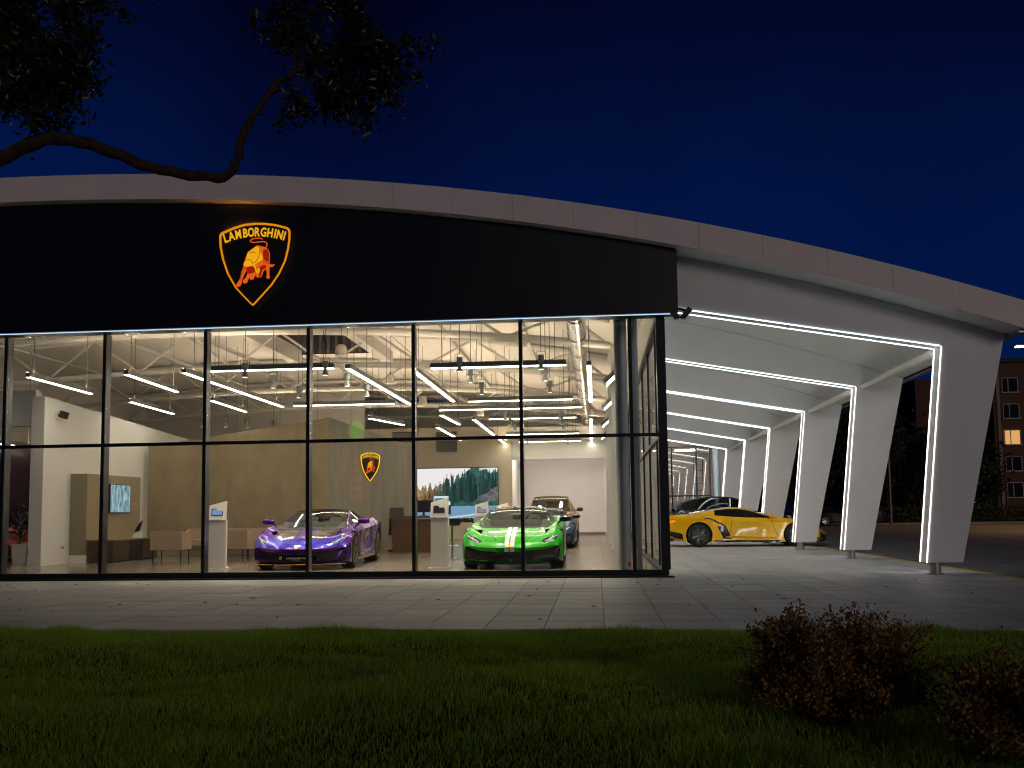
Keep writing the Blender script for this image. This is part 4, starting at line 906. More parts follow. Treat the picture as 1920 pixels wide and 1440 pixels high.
def sports_car(label, loc, rz, col, roof_m, glass, rim_m, cal_m, ly=1.0, style='h', group=None, mirror_m=None, seat_mark=None):
    t = thing('sports_car', label, 'car', loc, rz, group)
    yf, yr = -1.31*ly, 1.32*ly; rf_, rr_ = .345, .355
    st = [(y*ly, s, sec) for y, s, sec in SPORT]; gh = [(y*ly,)+tuple(r) for y, *r in SPORT_G]
    base = loft(st); me = weld(base.mesh('body', col)); bvh = make_bvh(me)
    cut = []
    for y, r in ((yf, rf_), (yr, rr_)):
        for s in (-1, 1): c = MB(); c.tube([(s*.60, y, r), (s*1.3, y, r)], r+.035, 40); cut.append(c)
    me = baked_bool(me, cut, matt_b)
    for p in me.polygons: p.use_smooth = True
    me.set_sharp_from_angle(angle=R(24)); body = ob('body', me, t)
    sub = 5; sec = greenhouse(gh, sub); iw = 3*sub+1; ir = 5*sub
    strip(sec, 0, iw, 0, 2).build('windscreen', glass, t, 60); strip(sec, iw, ir, 0, 2).build('roof', roof_m, t, 40)
    strip(sec, ir, len(sec)-1, 0, 2).build('engine_cover', gloss_b, t, 40); strip(sec, 0, len(sec)-1, 2, 3).build('roof_pillar', roof_m if style == 's' else col, t, 40)
    a, b = sub-2, 5*sub+3
    for s in (1, -1):
        q = strip(sec, a, b, 3, 4, False); q.v = [(v[0]*s, v[1], v[2]) for v in q.v]; q.build('side_window', tintglass if style == 'r' else glass, t, 60)
        q = strip(sec, b, len(sec)-1, 3, 4, False); q.v = [(v[0]*s, v[1], v[2]) for v in q.v]; q.build('rear_quarter', col, t, 40)
        q = strip(sec, 0, a, 3, 4, False); q.v = [(v[0]*s, v[1], v[2]) for v in q.v]; q.build('quarter_sail', col, t, 40)
    D = lambda poly, view, mat, name, off=.005, mir=True: decal(bvh, poly, view, mat, name, body if name in ('hood_stripe', 'hood_panel', 'panel_line') else t, off, mir)
    Y = lambda v: v*ly
    D([(-.70, Y(-1.06)), (0, Y(-1.14)), (.70, Y(-1.06)), (.76, Y(-.3)), (.74, Y(.5)), (-.74, Y(.5)), (-.76, Y(-.3))], 'top', cabin_m, 'cabin_floor', .004, False)
    # dashboard and seats behind the glass
    MB().prism([(Y(-.95), .78), (Y(-.62), .90), (Y(-.45), .90), (Y(-.42), .78)], -.64, .64, 'x').build('dashboard', cabin_m, t)
    seats(t, Y(-.10), .715, seat_mark)
    sw = MB().tube([(.36+.17*math.cos(a_), Y(-.36)-.02*math.sin(a_), .88+.15*math.sin(a_)) for a_ in np.linspace(0, 6.2832, 19)], .015, 6, False).build('steering_wheel', matt_b, t)
    # front: lower bumper, intakes, blades
    lip = [(-.90, .14), (-.93, .20), (-.84, .375), (-.55, .335), (-.40, .32), (0, .315), (.40, .32), (.55, .335), (.84, .375), (.93, .20), (.90, .14)]
    D(lip, 'front', matt_b, 'front_grille', .006, False)
    if style == 's':
        D([(.845, .40), (.875, .385), (.80, .22), (.62, .225), (.36, .155), (.34, .175), (.60, .25), (.77, .245)], 'front', M('graphite', (.10, .10, .10), .25, metal=.5), 'intake_blade', .020)
        for k in range(5): D([(-.42, .19+.024*k), (.42, .19+.024*k), (.42, .196+.024*k), (-.42, .196+.024*k)], 'front', gloss_b, 'grille_slat', .012, False)
        MB().prism([(x, -2.27*ly+.40*(x/.95)**2) for x in np.linspace(-.86, .86, 15)]+[(.8, -1.8*ly), (-.8, -1.8*ly)], .098, .114, 'z').build('front_splitter', gloss_b, t)
    elif style == 'h':
        D([(.90, .40), (.80, .365), (.66, .185), (.70, .16), (.80, .30), (.92, .36)], 'front', col, 'intake_blade', .022)
        D([(.66, .19), (.93, .17), (.93, .145), (.60, .15)], 'front', col, 'intake_blade', .020)
        MB().prism([(x, -2.30*ly+.40*(x/.95)**2) for x in np.linspace(-.88, .88, 15)]+[(.8, -1.8*ly), (-.8, -1.8*ly)], .103, .118, 'z').build('front_splitter', gloss_b, t)
        MB().tube([(x, -2.302*ly+.40*(x/.95)**2, .111) for x in np.linspace(-.88, .88, 15)], .005, 5).build('splitter_trim', M('gold_trim', (.55, .30, .03), .3, metal=.5), t)
    else:
        D([(.90, .16), (.70, .15), (.58, .31), (.86, .35)], 'front', gloss_b, 'intake_blade', .012)
    # headlights
    D([(.865, .635), (.72, .60), (.545, .515), (.60, .478), (.73, .515), (.83, .555)], 'front', gloss_b, 'headlight', .006)
    D([(.852, .622), (.74, .575), (.61, .508), (.62, .500), (.745, .560), (.84, .602)], 'front', drl, 'headlight_strip', .010)
    D([(.750, .575), (.695, .500), (.708, .505), (.765, .570)], 'front', drl, 'headlight_strip', .011)
    # hood crease lines and bumper shut line
    D([(.28, Y(-2.02)), (.292, Y(-2.02)), (.60, Y(-1.15)), (.588, Y(-1.15))], 'top', gloss_b, 'panel_line', .0035)
    # side intake and sill
    D([(Y(.58), .30), (Y(.95), .52), (Y(1.00), .66), (Y(.78), .60), (Y(.62), .42)] if style != 'r' else [(Y(.42), .24), (Y(.66), .235), (Y(.82), .60), (Y(.60), .64)], 'side', gloss_b, 'side_intake', .006)
    D([(Y(-.92), .125), (Y(.92), .135), (Y(.92), .20), (Y(-.92), .19)], 'side', gloss_b, 'side_skirt', .008)
    D([(Y(-.80), .30), (Y(-.79), .30), (Y(-.63), .78), (Y(-.64), .78)], 'side', gloss_b, 'panel_line', .003); D([(Y(.50), .22), (Y(.51), .22), (Y(.42), .80), (Y(.41), .80)], 'side', gloss_b, 'panel_line', .003)
    if style == 'r':
        D([(Y(.64), .62), (Y(.60), .64), (Y(1.02), .87), (Y(1.05), .84)], 'side', gloss_b, 'intake_line', .007)
        D([(Y(1.75), .17), (Y(2.3), .30), (Y(2.3), .50), (Y(2.0), .46), (Y(1.78), .40)], 'side', matt_b, 'diffuser_side', .008)
    D([(Y(-.78), .235), (Y(.50), .265), (Y(.58), .30), (Y(.50), .325), (Y(-.74), .275)], 'side', gloss_b if style == 'h' else col, 'door_blade', .012)
    D([(Y(1.00), .88), (Y(1.45), .90), (Y(1.40), .82), (Y(1.06), .80)] if style == 'h' else [(Y(.98), .86), (Y(1.2), .88), (Y(1.18), .83), (Y(1.0), .82)], 'side', gloss_b, 'air_scoop', .006)
    # doors mirrors
    mm = mirror_m or col
    for s in (-1, 1):
        superblob((s*.985, Y(-.62), .905), (.125, .065, .058), mm, 'mirror', t, .7, -s*.15)
        MB().bar((s*.80, Y(-.56), .80), (s*.93, Y(-.61), .89), .05, .025).build('mirror_arm', gloss_b, t)
    # rear
    D([(-.80, .42), (.80, .42), (.84, .66), (-.84, .66)], 'rear', gloss_b, 'rear_grille', .005, False)
    D([(.40, .74), (.82, .78), (.83, .73), (.62, .68), (.42, .70)], 'rear', ambl if style == 'r' else redl, 'tail_light', .012)
    if style == 'r':
        D([(Y(1.98), .80), (Y(2.22), .74), (Y(2.22), .70), (Y(2.08), .72), (Y(1.96), .77)], 'side', ambl, 'tail_light', .010)
        MB().box(-.72, .72, Y(2.15), Y(2.42), .14, .17).build('rear_diffuser', matt_b, t)
        for x in (-.5, -.17, .17, .5): MB().box(x-.01, x+.01, Y(2.0), Y(2.40), .16, .34).build('diffuser_fin', matt_b, t)
        for k in range(3): MB().prism([(Y(2.20), .46+.06*k), (Y(2.30), .50+.06*k), (Y(2.20), .51+.06*k)], .55, .78, 'x').build('tail_spike', gloss_b, t)
    wheel_set(t, [(s*.82, yf) for s in (-1, 1)], rf_, .27, rim_m, cal_m, 7 if style != 'h' else 5, .020 if style != 'h' else .034)
    wheel_set(t, [(s*.80, yr) for s in (-1, 1)], rr_, .32, rim_m, cal_m, 7 if style != 'h' else 5, .020 if style != 'h' else .034)
    return t, body, bvh, D

purple = paint('purple_paint', (.095, .006, .29), .35, .22); blue_n = paint('violet_blue_paint', (.020, .010, .50), .3, .22)
bronze = M('bronze_gloss', (.16, .135, .10), .16, metal=.5, coat=1)
c1, b1, v1, D1 = sports_car('violet coupe with bronze bonnet panels and five-spoke wheels in the showroom', (-6.93, 3.72, F), R(4), purple, M('carbon_roof', (.02, .018, .02), .15, coat=1), carglass, M('gold_rim', (.34, .27, .17), .3, metal=.9), M('caliper_dark', (.02, .02, .02), .4), 1.0, 'h')
decal(v1, [(-.90, -1.98), (-.55, -2.10), (-.3, -2.2), (.3, -2.2), (.55, -2.10), (.90, -1.98), (.80, -1.70), (.30, -1.80), (-.30, -1.80), (-.80, -1.70)], 'top', blue_n, 'hood_panel', b1, .003)
decal(v1, [(.12, -1.82), (.42, -1.84), (.66, -1.12), (.20, -1.16)], 'top', bronze, 'hood_panel', b1, .006, True)
decal(v1, [(-.36, .17), (.36, .17), (.36, .29), (-.36, .29)], 'front', gloss_b, 'number_plate', c1, .016)
o = ob('plate_lettering', text_mesh('LAMBORGHINI TALLINN', .042, .001, M('letter_silver', (.75, .75, .72), .3)), c1, (.06, -2.272, .215)); o.rotation_euler = (R(90), 0, 0)
MB().prism([(-.31, .265), (-.285, .272), (-.26, .265), (-.262, .22), (-.285, .195), (-.308, .22)], -2.274, -2.268, 'y').build('plate_badge', M('badge_gold', (.6, .35, .04), .3, metal=.6), c1)
decal(v1, [(-.04, .43), (-.045, .465), (0, .475), (.045, .465), (.04, .43), (0, .405)], 'front', M('badge_gold', (.6, .35, .04), .3), 'badge', c1, .008)
for k, (y, z) in enumerate(((.05, .55), (.10, .50), (.0, .47))): decal(v1, [(y, z), (y+.30, z+.12), (y+.28, z+.15), (y-.02, z+.03)], 'side', M('lime_graphic', (.55, .55, .04), .4), 'door_graphic', c1, .007)
green = paint('green_paint', (.012, .42, .015), .1, .25)
c2, b2, v2, D2 = sports_car('bright green open-top car with twin white bonnet stripes', (-2.74, 3.52, F), R(1), green, gloss_b, carglass, M('dark_rim', (.02, .02, .02), .3, metal=.6), M('caliper_dark', (.02, .02, .02), .4), 1.0, 's', None, gloss_b, M('seat_red', (.22, .03, .025), .7))
wst = M('white_stripe', (.84, .86, .90), .3, coat=.4)
for x0, x1 in ((-.115, -.035), (-.015, .065)): decal(v2, [(x0, -2.235), (x1, -2.235), (x1, -1.14), (x0, -1.14)], 'top', wst, 'hood_stripe', b2, .005)
for x0, x1 in ((-.115, -.035), (-.015, .065)): decal(v2, [(x0, .325), (x1, .325), (x1, .42), (x0, .42)], 'front', wst, 'hood_stripe', b2, .007)
decal(v2, [(-.055, .43), (-.06, .465), (-.025, .475), (.01, .465), (.005, .43), (-.025, .405)], 'front', M('badge_gold', (.6, .35, .04), .3), 'badge', c2, .011)
navy = paint('navy_paint', (.035, .07, .20), .5, .3)
c3, b3, v3, D3 = sports_car('dark blue car half hidden behind the green car', (-2.72, 12.9, F), 0, navy, gloss_b, carglass, M('dark_rim', (.02, .02, .02), .3, metal=.6), M('caliper_dark', (.02, .02, .02), .4), 1.0, 's', None, gloss_b)
yellow = paint('golden_car_paint', (.90, .50, .002), .05, .22)
c4, b4, v4, D4 = sports_car('yellow wedge-shaped coupe parked under the canopy beside the showroom', (3.36, 13.35, 0), R(88), yellow, yellow, carglass, M('black_rim', (.16, .16, .165), .3, metal=.7), M('lime_caliper', (.15, .42, .05), .4), 1.075, 'r')
red = paint('red_paint', (.30, .02, .015), .2, .3)
c5, b5, v5, D5 = sports_car('red car nose glimpsed beyond the white column at far left', (-17.25, 6.05, F), R(90), red, red, carglass, M('dark_rim', (.02, .02, .02), .3, metal=.6), M('caliper_dark', (.02, .02, .02), .4), 1.0, 'h')

SUVB = [(-2.55, .28, [(0, .72), (.35, .72), (.60, .72), (.78, .72), (.86, .66), (.88, .50), (.86, .32), (.6, .28), (0, .28)]),
    (-2.40, .28, [(0, .89), (.37, .89), (.64, .89), (.82, .89), (.945, .82), (.955, .55), (.935, .26), (.6, .24), (0, .24)]),
    (-1.90, .12, [(0, .99), (.40, .985), (.68, .985), (.86, .98), (.97, .90), (.98, .55), (.96, .24), (.6, .22), (0, .22)]),
    (-1.20, .02, [(0, 1.06), (.40, 1.05), (.70, 1.06), (.88, 1.05), (.98, .94), (.97, .55), (.97, .23), (.6, .22), (0, .22)]),
    (-.50, 0, [(0, 1.07), (.40, 1.07), (.70, 1.09), (.88, 1.08), (.96, .95), (.94, .55), (.97, .23), (.6, .22), (0, .22)]),
    (.50, 0, [(0, 1.09), (.40, 1.09), (.70, 1.12), (.88, 1.11), (.97, .98), (.94, .55), (.97, .25), (.6, .22), (0, .22)]),
    (1.40, 0, [(0, 1.12), (.40, 1.12), (.70, 1.14), (.88, 1.13), (.99, 1.0), (.98, .60), (.97, .27), (.6, .25), (0, .25)]),
    (2.10, 0, [(0, 1.12), (.40, 1.12), (.70, 1.12), (.88, 1.10), (.96, .98), (.96, .60), (.92, .34), (.6, .30), (0, .30)]),
    (2.52, -.10, [(0, 1.05), (.40, 1.05), (.65, 1.05), (.80, 1.04), (.88, .95), (.88, .60), (.84, .42), (.5, .40), (0, .40)])]
SUVG = [(-1.12, .2, 1.07, .74, .84, 1.065), (-.62, .16, 1.33, .69, .87, 1.09), (-.18, .08, 1.54, .64, .88, 1.10), (.25, .02, 1.63, .61, .88, 1.11), (.90, 0, 1.645, .59, .88, 1.12), (1.55, 0, 1.56, .57, .87, 1.13), (2.05, 0, 1.40, .55, .85, 1.13), (2.42, -.05, 1.17, .52, .80, 1.08)]
def utility_car(label, loc, rz, col, glass, rim_m, roof_m=None, group=None, sc=(1, 1, 1), name='utility_car'):
    t = thing(name, label, 'car', loc, rz, group); t.scale = sc
    base = loft(SUVB); me = weld(base.mesh('body', col)); bvh = make_bvh(me)
    cut = []
    for y in (-1.52, 1.48):
        for s in (-1, 1): c = MB(); c.tube([(s*.6, y, .385), (s*1.3, y, .385)], .43, 40); cut.append(c)
    me = baked_bool(me, cut, matt_b)
    for p in me.polygons: p.use_smooth = True
    me.set_sharp_from_angle(angle=R(26)); body = ob('body', me, t)
    sub = 5; sec = greenhouse(SUVG, sub); iw = 3*sub-1; ir = 5*sub+1
    strip(sec, 0, iw, 0, 2).build('windscreen', glass, t, 60); strip(sec, iw, ir, 0, 2).build('roof', roof_m or col, t, 40); strip(sec, ir, len(sec)-1, 0, 2).build('rear_window', tintglass, t, 60)
    strip(sec, 0, len(sec)-1, 2, 3).build('roof_pillar', col, t, 40)
    for s in (1, -1):
        for nm, i0, i1, mt in (('quarter_sail', 0, sub, gloss_b), ('side_window', sub, 3*sub+3, tintglass), ('door_pillar', 3*sub+3, 3*sub+4, gloss_b), ('side_window', 3*sub+4, 6*sub, tintglass), ('rear_quarter', 6*sub, len(sec)-1, col)):
            q = strip(sec, i0, i1, 3, 4, False); q.v = [(v[0]*s, v[1], v[2]) for v in q.v]; q.build(nm, mt, t, 60)
        superblob((s*1.06, -.68, 1.13), (.12, .08, .075), gloss_b, 'mirror', t, .7); MB().bar((s*.88, -.62, 1.08), (s*1.0, -.66, 1.11), .06, .03).build('mirror_arm', gloss_b, t)
    D = lambda poly, view, mat, name, off=.006, mir=True: decal(bvh, poly, view, mat, name, t, off, mir)
    D([(-.78, -1.15), (.78, -1.15), (.82, .4), (.80, 2.1), (-.80, 2.1), (-.82, .4)], 'top', cabin_m, 'cabin_floor', .004, False)
    MB().prism([(-.95, 1.06), (-.62, 1.16), (-.45, 1.16), (-.42, 1.06)], -.75, .75, 'x').build('dashboard', cabin_m, t)
    seats(t, -.02, 1.12, None, (-.4, .4))
    D([(-.62, .34), (.62, .34), (.70, .62), (0, .66), (-.70, .62)], 'front', matt_b, 'front_grille', .008, False); D([(.70, .30), (.90, .34), (.90, .60), (.74, .58)], 'front', matt_b, 'bumper_intake')
    D([(.86, .83), (.60, .78), (.62, .72), (.86, .74)], 'front', gloss_b, 'headlight'); D([(.85, .80), (.64, .765), (.64, .75), (.85, .775)], 'front', drl, 'headlight_strip', .010)
    D([(-1.1, .26), (1.05, .28), (1.05, .36), (-1.1, .34)], 'side', matt_b, 'side_skirt', .008); D([(-.62, .42), (-.61, .42), (-.58, 1.04), (-.59, 1.04)], 'side', gloss_b, 'panel_line', .004); D([(.36, .42), (.37, .42), (.44, 1.06), (.43, 1.06)], 'side', gloss_b, 'panel_line', .004)
    D([(-.82, .86), (.82, .86), (.82, .93), (-.82, .93)], 'rear', redl if 'silhouette' not in label else gloss_b, 'tail_light', .01, False); D([(-.8, .42), (.8, .42), (.8, .62), (-.8, .62)], 'rear', matt_b, 'rear_bumper', .006, False)
    wheel_set(t, [(s*.84, y) for s in (-1, 1) for y in (-1.52, 1.48)], .385, .28, rim_m, M('caliper_dark', (.02, .02, .02), .4), 7, .03)
    return t
blackp_c = paint('black_paint', (.010, .010, .012), .2, .2)
silver_rim = M('silver_rim', (.45, .45, .44), .3, metal=.9)
s1 = utility_car('tall yellow car with black roof at the back of the showroom', (-2.78, 18.6, F), 0, yellow, carglass, M('dark_rim', (.02, .02, .02), .3, metal=.6), gloss_b)
s2_ = utility_car('black tall car parked behind the yellow coupe under the canopy', (4.35, 22.5, 0), R(90), blackp_c, tintglass, M('dark_rim', (.02, .02, .02), .3, metal=.6))
s3 = utility_car('dark car with pale wheels parked in the lot beyond the third leg', (15.0, 46.5, 0), R(-90), paint('dark_navy_paint', (.012, .013, .02), .3, .25), tintglass, silver_rim, None, 'cars parked in the lot', (1, .95, .88))
s4 = utility_car('dark car with red rear lamp in the lot, seen past the fourth leg', (9.6, 40.2, 0), R(150), paint('dark_blue_paint', (.010, .014, .028), .3, .25), tintglass, silver_rim, None, 'cars parked in the lot')

# ================================================================== SURROUNDINGS
def leaf_mesh(name, C, N_, size, mat, aspect=.45, fold=.25, parent=None):
    """C centres, N_ direction of each leaf, size lengths: folded two-quad leaves"""
    n = len(C); d = N_/np.linalg.norm(N_, axis=1)[:, None]
    r = rng.normal(size=(n, 3)); s = np.cross(d, r); s /= np.linalg.norm(s, axis=1)[:, None]; u = np.cross(s, d)
    L_ = size[:, None]; w = L_*aspect
    a = C; b = C+d*L_; m1 = C+d*L_*.55+s*w*.5+u*L_*fold*.4; m2 = C+d*L_*.55-s*w*.5+u*L_*fold*.4
    V = np.stack([a, m1, b, m2], 1).reshape(-1, 3); i = np.arange(n)*4
    Fc = np.concatenate([np.stack([i, i+1, i+2], -1), np.stack([i, i+2, i+3], -1)])
    return ob(name, mesh_np(name, V, Fc, mat), parent)
# lawn: soil sheet and blades
gx = np.linspace(-14, 9, 90); gy = np.linspace(-16.5, -6.88, 50)
def hz(x, y): return np.clip((-6.9-np.asarray(y))/1.2, 0, 1)*(.03+.05*np.sin(x*1.7+y*.8)+.045*np.sin(y*1.9-x*.6+1)+.012*np.sin(x*4.1)*np.sin(y*3.3))-.03
GX, GY = np.meshgrid(gx, gy); GZ = hz(GX, GY)
idx = np.arange(GX.size).reshape(GX.shape); Fq = np.stack([idx[:-1, :-1], idx[:-1, 1:], idx[1:, 1:], idx[1:, :-1]], -1).reshape(-1, 4)
lawn = struct(ob('lawn', mesh_np('lawn', np.stack([GX, GY, GZ-.012], -1).reshape(-1, 3), Fq, soil)))
n = 270000
gy_ = -6.9-(rng.random(n)**1.25)*5.6; dist = gy_+15.554
gx_ = -1.137-.09*dist+(rng.random(n)*2-1)*(.60*dist+.25)
clump = np.clip(.62+.40*np.sin(gx_*2.3+np.sin(gy_*1.7)*1.3)*np.sin(gy_*2.9+.6*np.sin(gx_*1.9))+.3*(rng.random(n)-.5), .48, 1.4)
h = (.032+.045*rng.random(n))*clump*(1+.9*np.clip(np.sin(gx_*5.1+2*np.sin(gy_*3.7))*np.sin(gy_*6.3+np.sin(gx_*4.3)), 0, 1)+.6*(rng.random(n) > .97)); w = .0013+.0011*rng.random(n); an = rng.random(n)*6.283; le = .4+1.0*rng.random(n); la = rng.random(n)*6.283
bx = np.cos(an)*w; by = np.sin(an)*w; zz = hz(gx_, gy_)-.004
tx = np.cos(la)*h*le*.55; ty_ = np.sin(la)*h*le*.55
V = np.stack([np.stack([gx_-bx, gy_-by, zz], -1), np.stack([gx_+bx, gy_+by, zz], -1), np.stack([gx_+bx*.7+tx*.35, gy_+by*.7+ty_*.35, zz+h*.6], -1), np.stack([gx_-bx*.7+tx*.35, gy_-by*.7+ty_*.35, zz+h*.6], -1), np.stack([gx_+tx, gy_+ty_, zz+h], -1)], 1).reshape(-1, 3)
i = np.arange(n)*5; Fc = np.concatenate([np.stack([i, i+1, i+2], -1), np.stack([i, i+2, i+3], -1), np.stack([i+3, i+2, i+4], -1)])
gm = M('grass_blade', (.35, .56, .04), .6, col2=(.30, .38, .045), nscale=.9, island=.45, trans=.5)
go = stuff(ob('grass', mesh_np('grass', V, Fc, gm))); go['label'] = 'uneven green grass of the front lawn'
# red-brown shrubs
def shrub(label, c, rx, ry, rz_, nst, nleaf, seed):
    r2 = np.random.default_rng(seed); t = thing('barberry_shrub', label, 'shrub', c, 0, 'red-brown shrubs on the lawn')
    st = MB(); tips = []
    for k in range(nst):
        a = r2.random()*6.283; q = math.sqrt(r2.random()); top = Vector((math.cos(a)*rx*q, math.sin(a)*ry*q, rz_*(.30+.70*r2.random()**1.6)*(1.08-.35*q*q)))
        mid = top*.5+Vector((r2.normal()*.04, r2.normal()*.04, .05)); st.tube([(0, 0, -.03), tuple(mid), tuple(top)], [.012, .008, .003], 5)
        for s_ in np.linspace(.25, 1, 7): p = mid.lerp(top, (s_-.25)/.75) if s_ > .4 else Vector((0, 0, 0)).lerp(mid, .55+s_); tips.append(p)
        for b in range(3):
            b0 = mid.lerp(top, .2+.25*b); b1 = b0+Vector((r2.normal()*.10, r2.normal()*.10, .05+r2.random()*.12)); st.tube([tuple(b0), tuple(b1)], [.004, .002], 4); tips += [b0.lerp(b1, f_) for f_ in (.4, .7, 1)]
    st.build('stems', M('shrub_twig', (.035, .02, .014), .8), t)
    T_ = np.array([tuple(p) for p in tips]); pick = r2.integers(0, len(T_), nleaf); C = T_[pick]+r2.normal(size=(nleaf, 3))*.022
    stuff(leaf_mesh('foliage', C, r2.normal(size=(nleaf, 3))+np.array([0, 0, .5]), .013+.016*r2.random(nleaf), M('barberry_leaf', (.42, .19, .05), .55, col2=(.17, .13, .03), nscale=5, island=.6, trans=.3), .7, .3, t))
shrub('large red-brown shrub on the lawn before the portal frames', (.07, -10.55, -.03), .52, .44, .60, 100, 30000, 11)
shrub('red-brown shrub cut by the right picture edge', (.80, -11.3, -.03), .44, .40, .46, 60, 16000, 12)
# foreground tree with its overhanging bough
tree = thing('overhanging_tree', 'dark leafy bough of a tree reaching over the showroom roof', 'tree', (-7.6, -10.3, 0))
o3 = Vector((-7.6, -10.3, 0))
def loc3(p): return tuple(Vector(p)-o3)
bark = M('tree_bark', (.045, .024, .018), .9, noise=.5, nscale=14, bump=.9, bscale=40)
def wob(pts, k, a, sd):
    r3 = random.Random(sd); out = smooth_poly(pts, k, False); return [tuple(Vector(p)+Vector((r3.gauss(0, a), r3.gauss(0, a), r3.gauss(0, a)))) for p in out]
MB().tube([loc3(p) for p in wob([(-7.6, -10.3, -.1), (-7.65, -10.3, 1.2), (-7.4, -10.25, 2.4), (-7.1, -10.2, 3.4), (-7.2, -10.2, 5.2), (-7.0, -10.1, 6.4)], 5, .012, 1)], list(np.linspace(.20, .07, 26)), 12).build('trunk', bark, tree, 60)
bpts = wob([(-7.1, -10.2, 3.0), (-6.2, -10.1, 3.10), (-5.25, -10.05, 3.30), (-4.98, -10, 3.43), (-4.72, -10, 3.54), (-4.50, -10, 3.535), (-4.2, -10, 3.44), (-3.95, -10, 3.33), (-3.70, -10, 3.27), (-3.47, -10, 3.235), (-3.38, -10, 3.33), (-3.34, -10, 3.50), (-3.24, -10, 3.68), (-3.12, -10, 3.82), (-2.97, -10, 3.92), (-2.80, -10.02, 3.96)], 4, .006, 2)
MB().tube([loc3(p) for p in bpts], [.052-.036*(i_/(len(bpts)-1)) for i_ in range(len(bpts))], 10).build('bough', bark, tree, 60)
tips = []
def twig(pts, r0, n=3, sd=0, leafy=.4):
    p = wob(pts, 4, .008, sd); MB().tube([loc3(q) for q in p], list(np.linspace(r0, .003, len(p))), 6).build('branch', bark, tree, 60)
    for q in p[int(len(p)*leafy):]: tips.append(q)
    r3 = random.Random(sd+50)
    for k in range(n):
        b = Vector(p[r3.randrange(int(len(p)*leafy), len(p))]); e = b+Vector((r3.uniform(-.20, .20), r3.uniform(-.22, .22), r3.uniform(-.16, .18))); s_ = [tuple(b.lerp(e, f_)) for f_ in (0, .5, 1)]
        MB().tube([loc3(q) for q in s_], [.006, .004, .002], 5).build('branch', bark, tree, 60); tips.extend(s_); tips.append(tuple(b.lerp(e, .75)))
twig([(-2.97, -10, 3.92), (-3.03, -10, 4.15), (-3.05, -10.05, 4.5), (-3.0, -10.1, 4.9)], .022, 10, 3, .45)
twig([(-2.80, -10.02, 3.96), (-2.62, -10, 3.97), (-2.42, -10.05, 3.99), (-2.10, -10.02, 4.00)], .012, 16, 4, .1)
twig([(-2.75, -10, 3.95), (-2.70, -10, 3.80), (-2.72, -10.05, 3.68), (-2.98, -10.05, 3.63)], .009, 14, 5, .2)
twig([(-2.60, -10, 3.98), (-2.48, -9.98, 3.85), (-2.42, -10, 3.75)], .008, 9, 6, .2)
twig([(-2.9, -10, 3.93), (-2.86, -10, 4.05), (-2.95, -10, 4.13), (-3.05, -10, 4.17)], .008, 7, 7, .3)
twig([(-2.65, -10, 3.97), (-2.62, -10, 4.2), (-2.75, -10.05, 4.45), (-2.7, -10, 4.6)], .008, 12, 8, .35)
for k, (x, y, z) in enumerate([(-4.9, -10, 4.2), (-4.7, -9.9, 3.95), (-4.5, -10, 4.05), (-4.35, -10.05, 3.85), (-4.55, -10, 3.75), (-4.85, -10.1, 4.45), (-4.4, -10, 4.25), (-5.0, -10, 3.75), (-4.2, -10, 4.75), (-5.1, -10, 4.1), (-3.7, -10, 4.75), (-4.75, -10, 3.68), (-4.38, -10.05, 3.68), (-4.9, -9.95, 3.95), (-4.6, -10, 4.5), (-4.4, -9.9, 4.6)]):
    twig([(-7.0, -10.2, 4.9), (-6.0, -10.1, 4.9+.1*(k % 3)), ((x-6.0)/2+.1, y, (z+5.1)/2+.05), (x, y, z)], .018, 15, 20+k, .62)
T_ = np.array(tips); nl = 20000; pick = rng.integers(0, len(T_), nl); C = T_[pick]+rng.normal(size=(nl, 3))*np.array([.034, .06, .034])-np.array(o3)
stuff(leaf_mesh('crown', C, rng.normal(size=(nl, 3))+np.array([0, -.1, .25]), .035+.035*rng.random(nl), M('tree_leaf', (.030, .042, .014), .38, col2=(.018, .026, .008), nscale=3, island=.6, trans=.25), .5, .3, tree))

# brick apartment block
brick = M('brick_wall', (.13, .058, .032), .85, noise=.18, nscale=1.2, bump=.3, bscale=12)
ab = thing('apartment_block', 'five-storey brick apartment block with a few lit windows', 'building', (40.6, 85, 0))
MB().box(0, 46, 0, 14, -1, 16.2).build('wall', brick, ab); MB().box(-.3, 46.3, -.35, 14.3, 16.21, 16.6).build('roof', M('roof_felt', (.05, .045, .04), .9), ab)
MB().box(-6.5, -.02, 4, 14, -1, 15.2).build('side_wing', M('brick_dark', (.12, .05, .03), .9, noise=.2), ab)
MB().box(.35, .65, -.12, -.01, -1, 16.1).build('downpipe', M('pipe_pale', (.30, .22, .17), .7), ab)
litw = E('lit_window', (1.0, .50, .16), .75); litw2 = E('lit_window_dim', (1.0, .42, .10), .28); dkwn = M('night_pane', (.010, .012, .018), .6, spec=.05); fr_m = M('window_frame_white', (.42, .38, .34), .6); lity = E('lit_window_yellow', (.75, .72, .12), .5)
lit = {(1, 1): litw2, (2, 0): litw, (2, 1): litw2}
for r in range(5):
    zc = 13.86-2.75*r
    for c in range(8):
        x = 1.75+3.05*c; wt = 1.65
        wn = MB().box(x-wt/2, x+wt/2, -.05, -.02, zc-.75, zc+.75).build('window', lit.get((r, c), dkwn if (r*3+c*5) % 7 or c < 2 else litw2), ab)
        MB().box(x-wt/2-.1, x+wt/2+.1, -.22, -.01, zc-.88, zc-.76).build('sill', fr_m, wn)
        for xx in (x-wt/2, x-.22, x+wt/2-.08): MB().box(xx, xx+.08, -.10, -.051, zc-.75, zc+.75).build('frame', fr_m, wn)
        MB().box(x-wt/2, x+wt/2, -.11, -.052, zc+.68, zc+.76).build('frame', fr_m, wn)
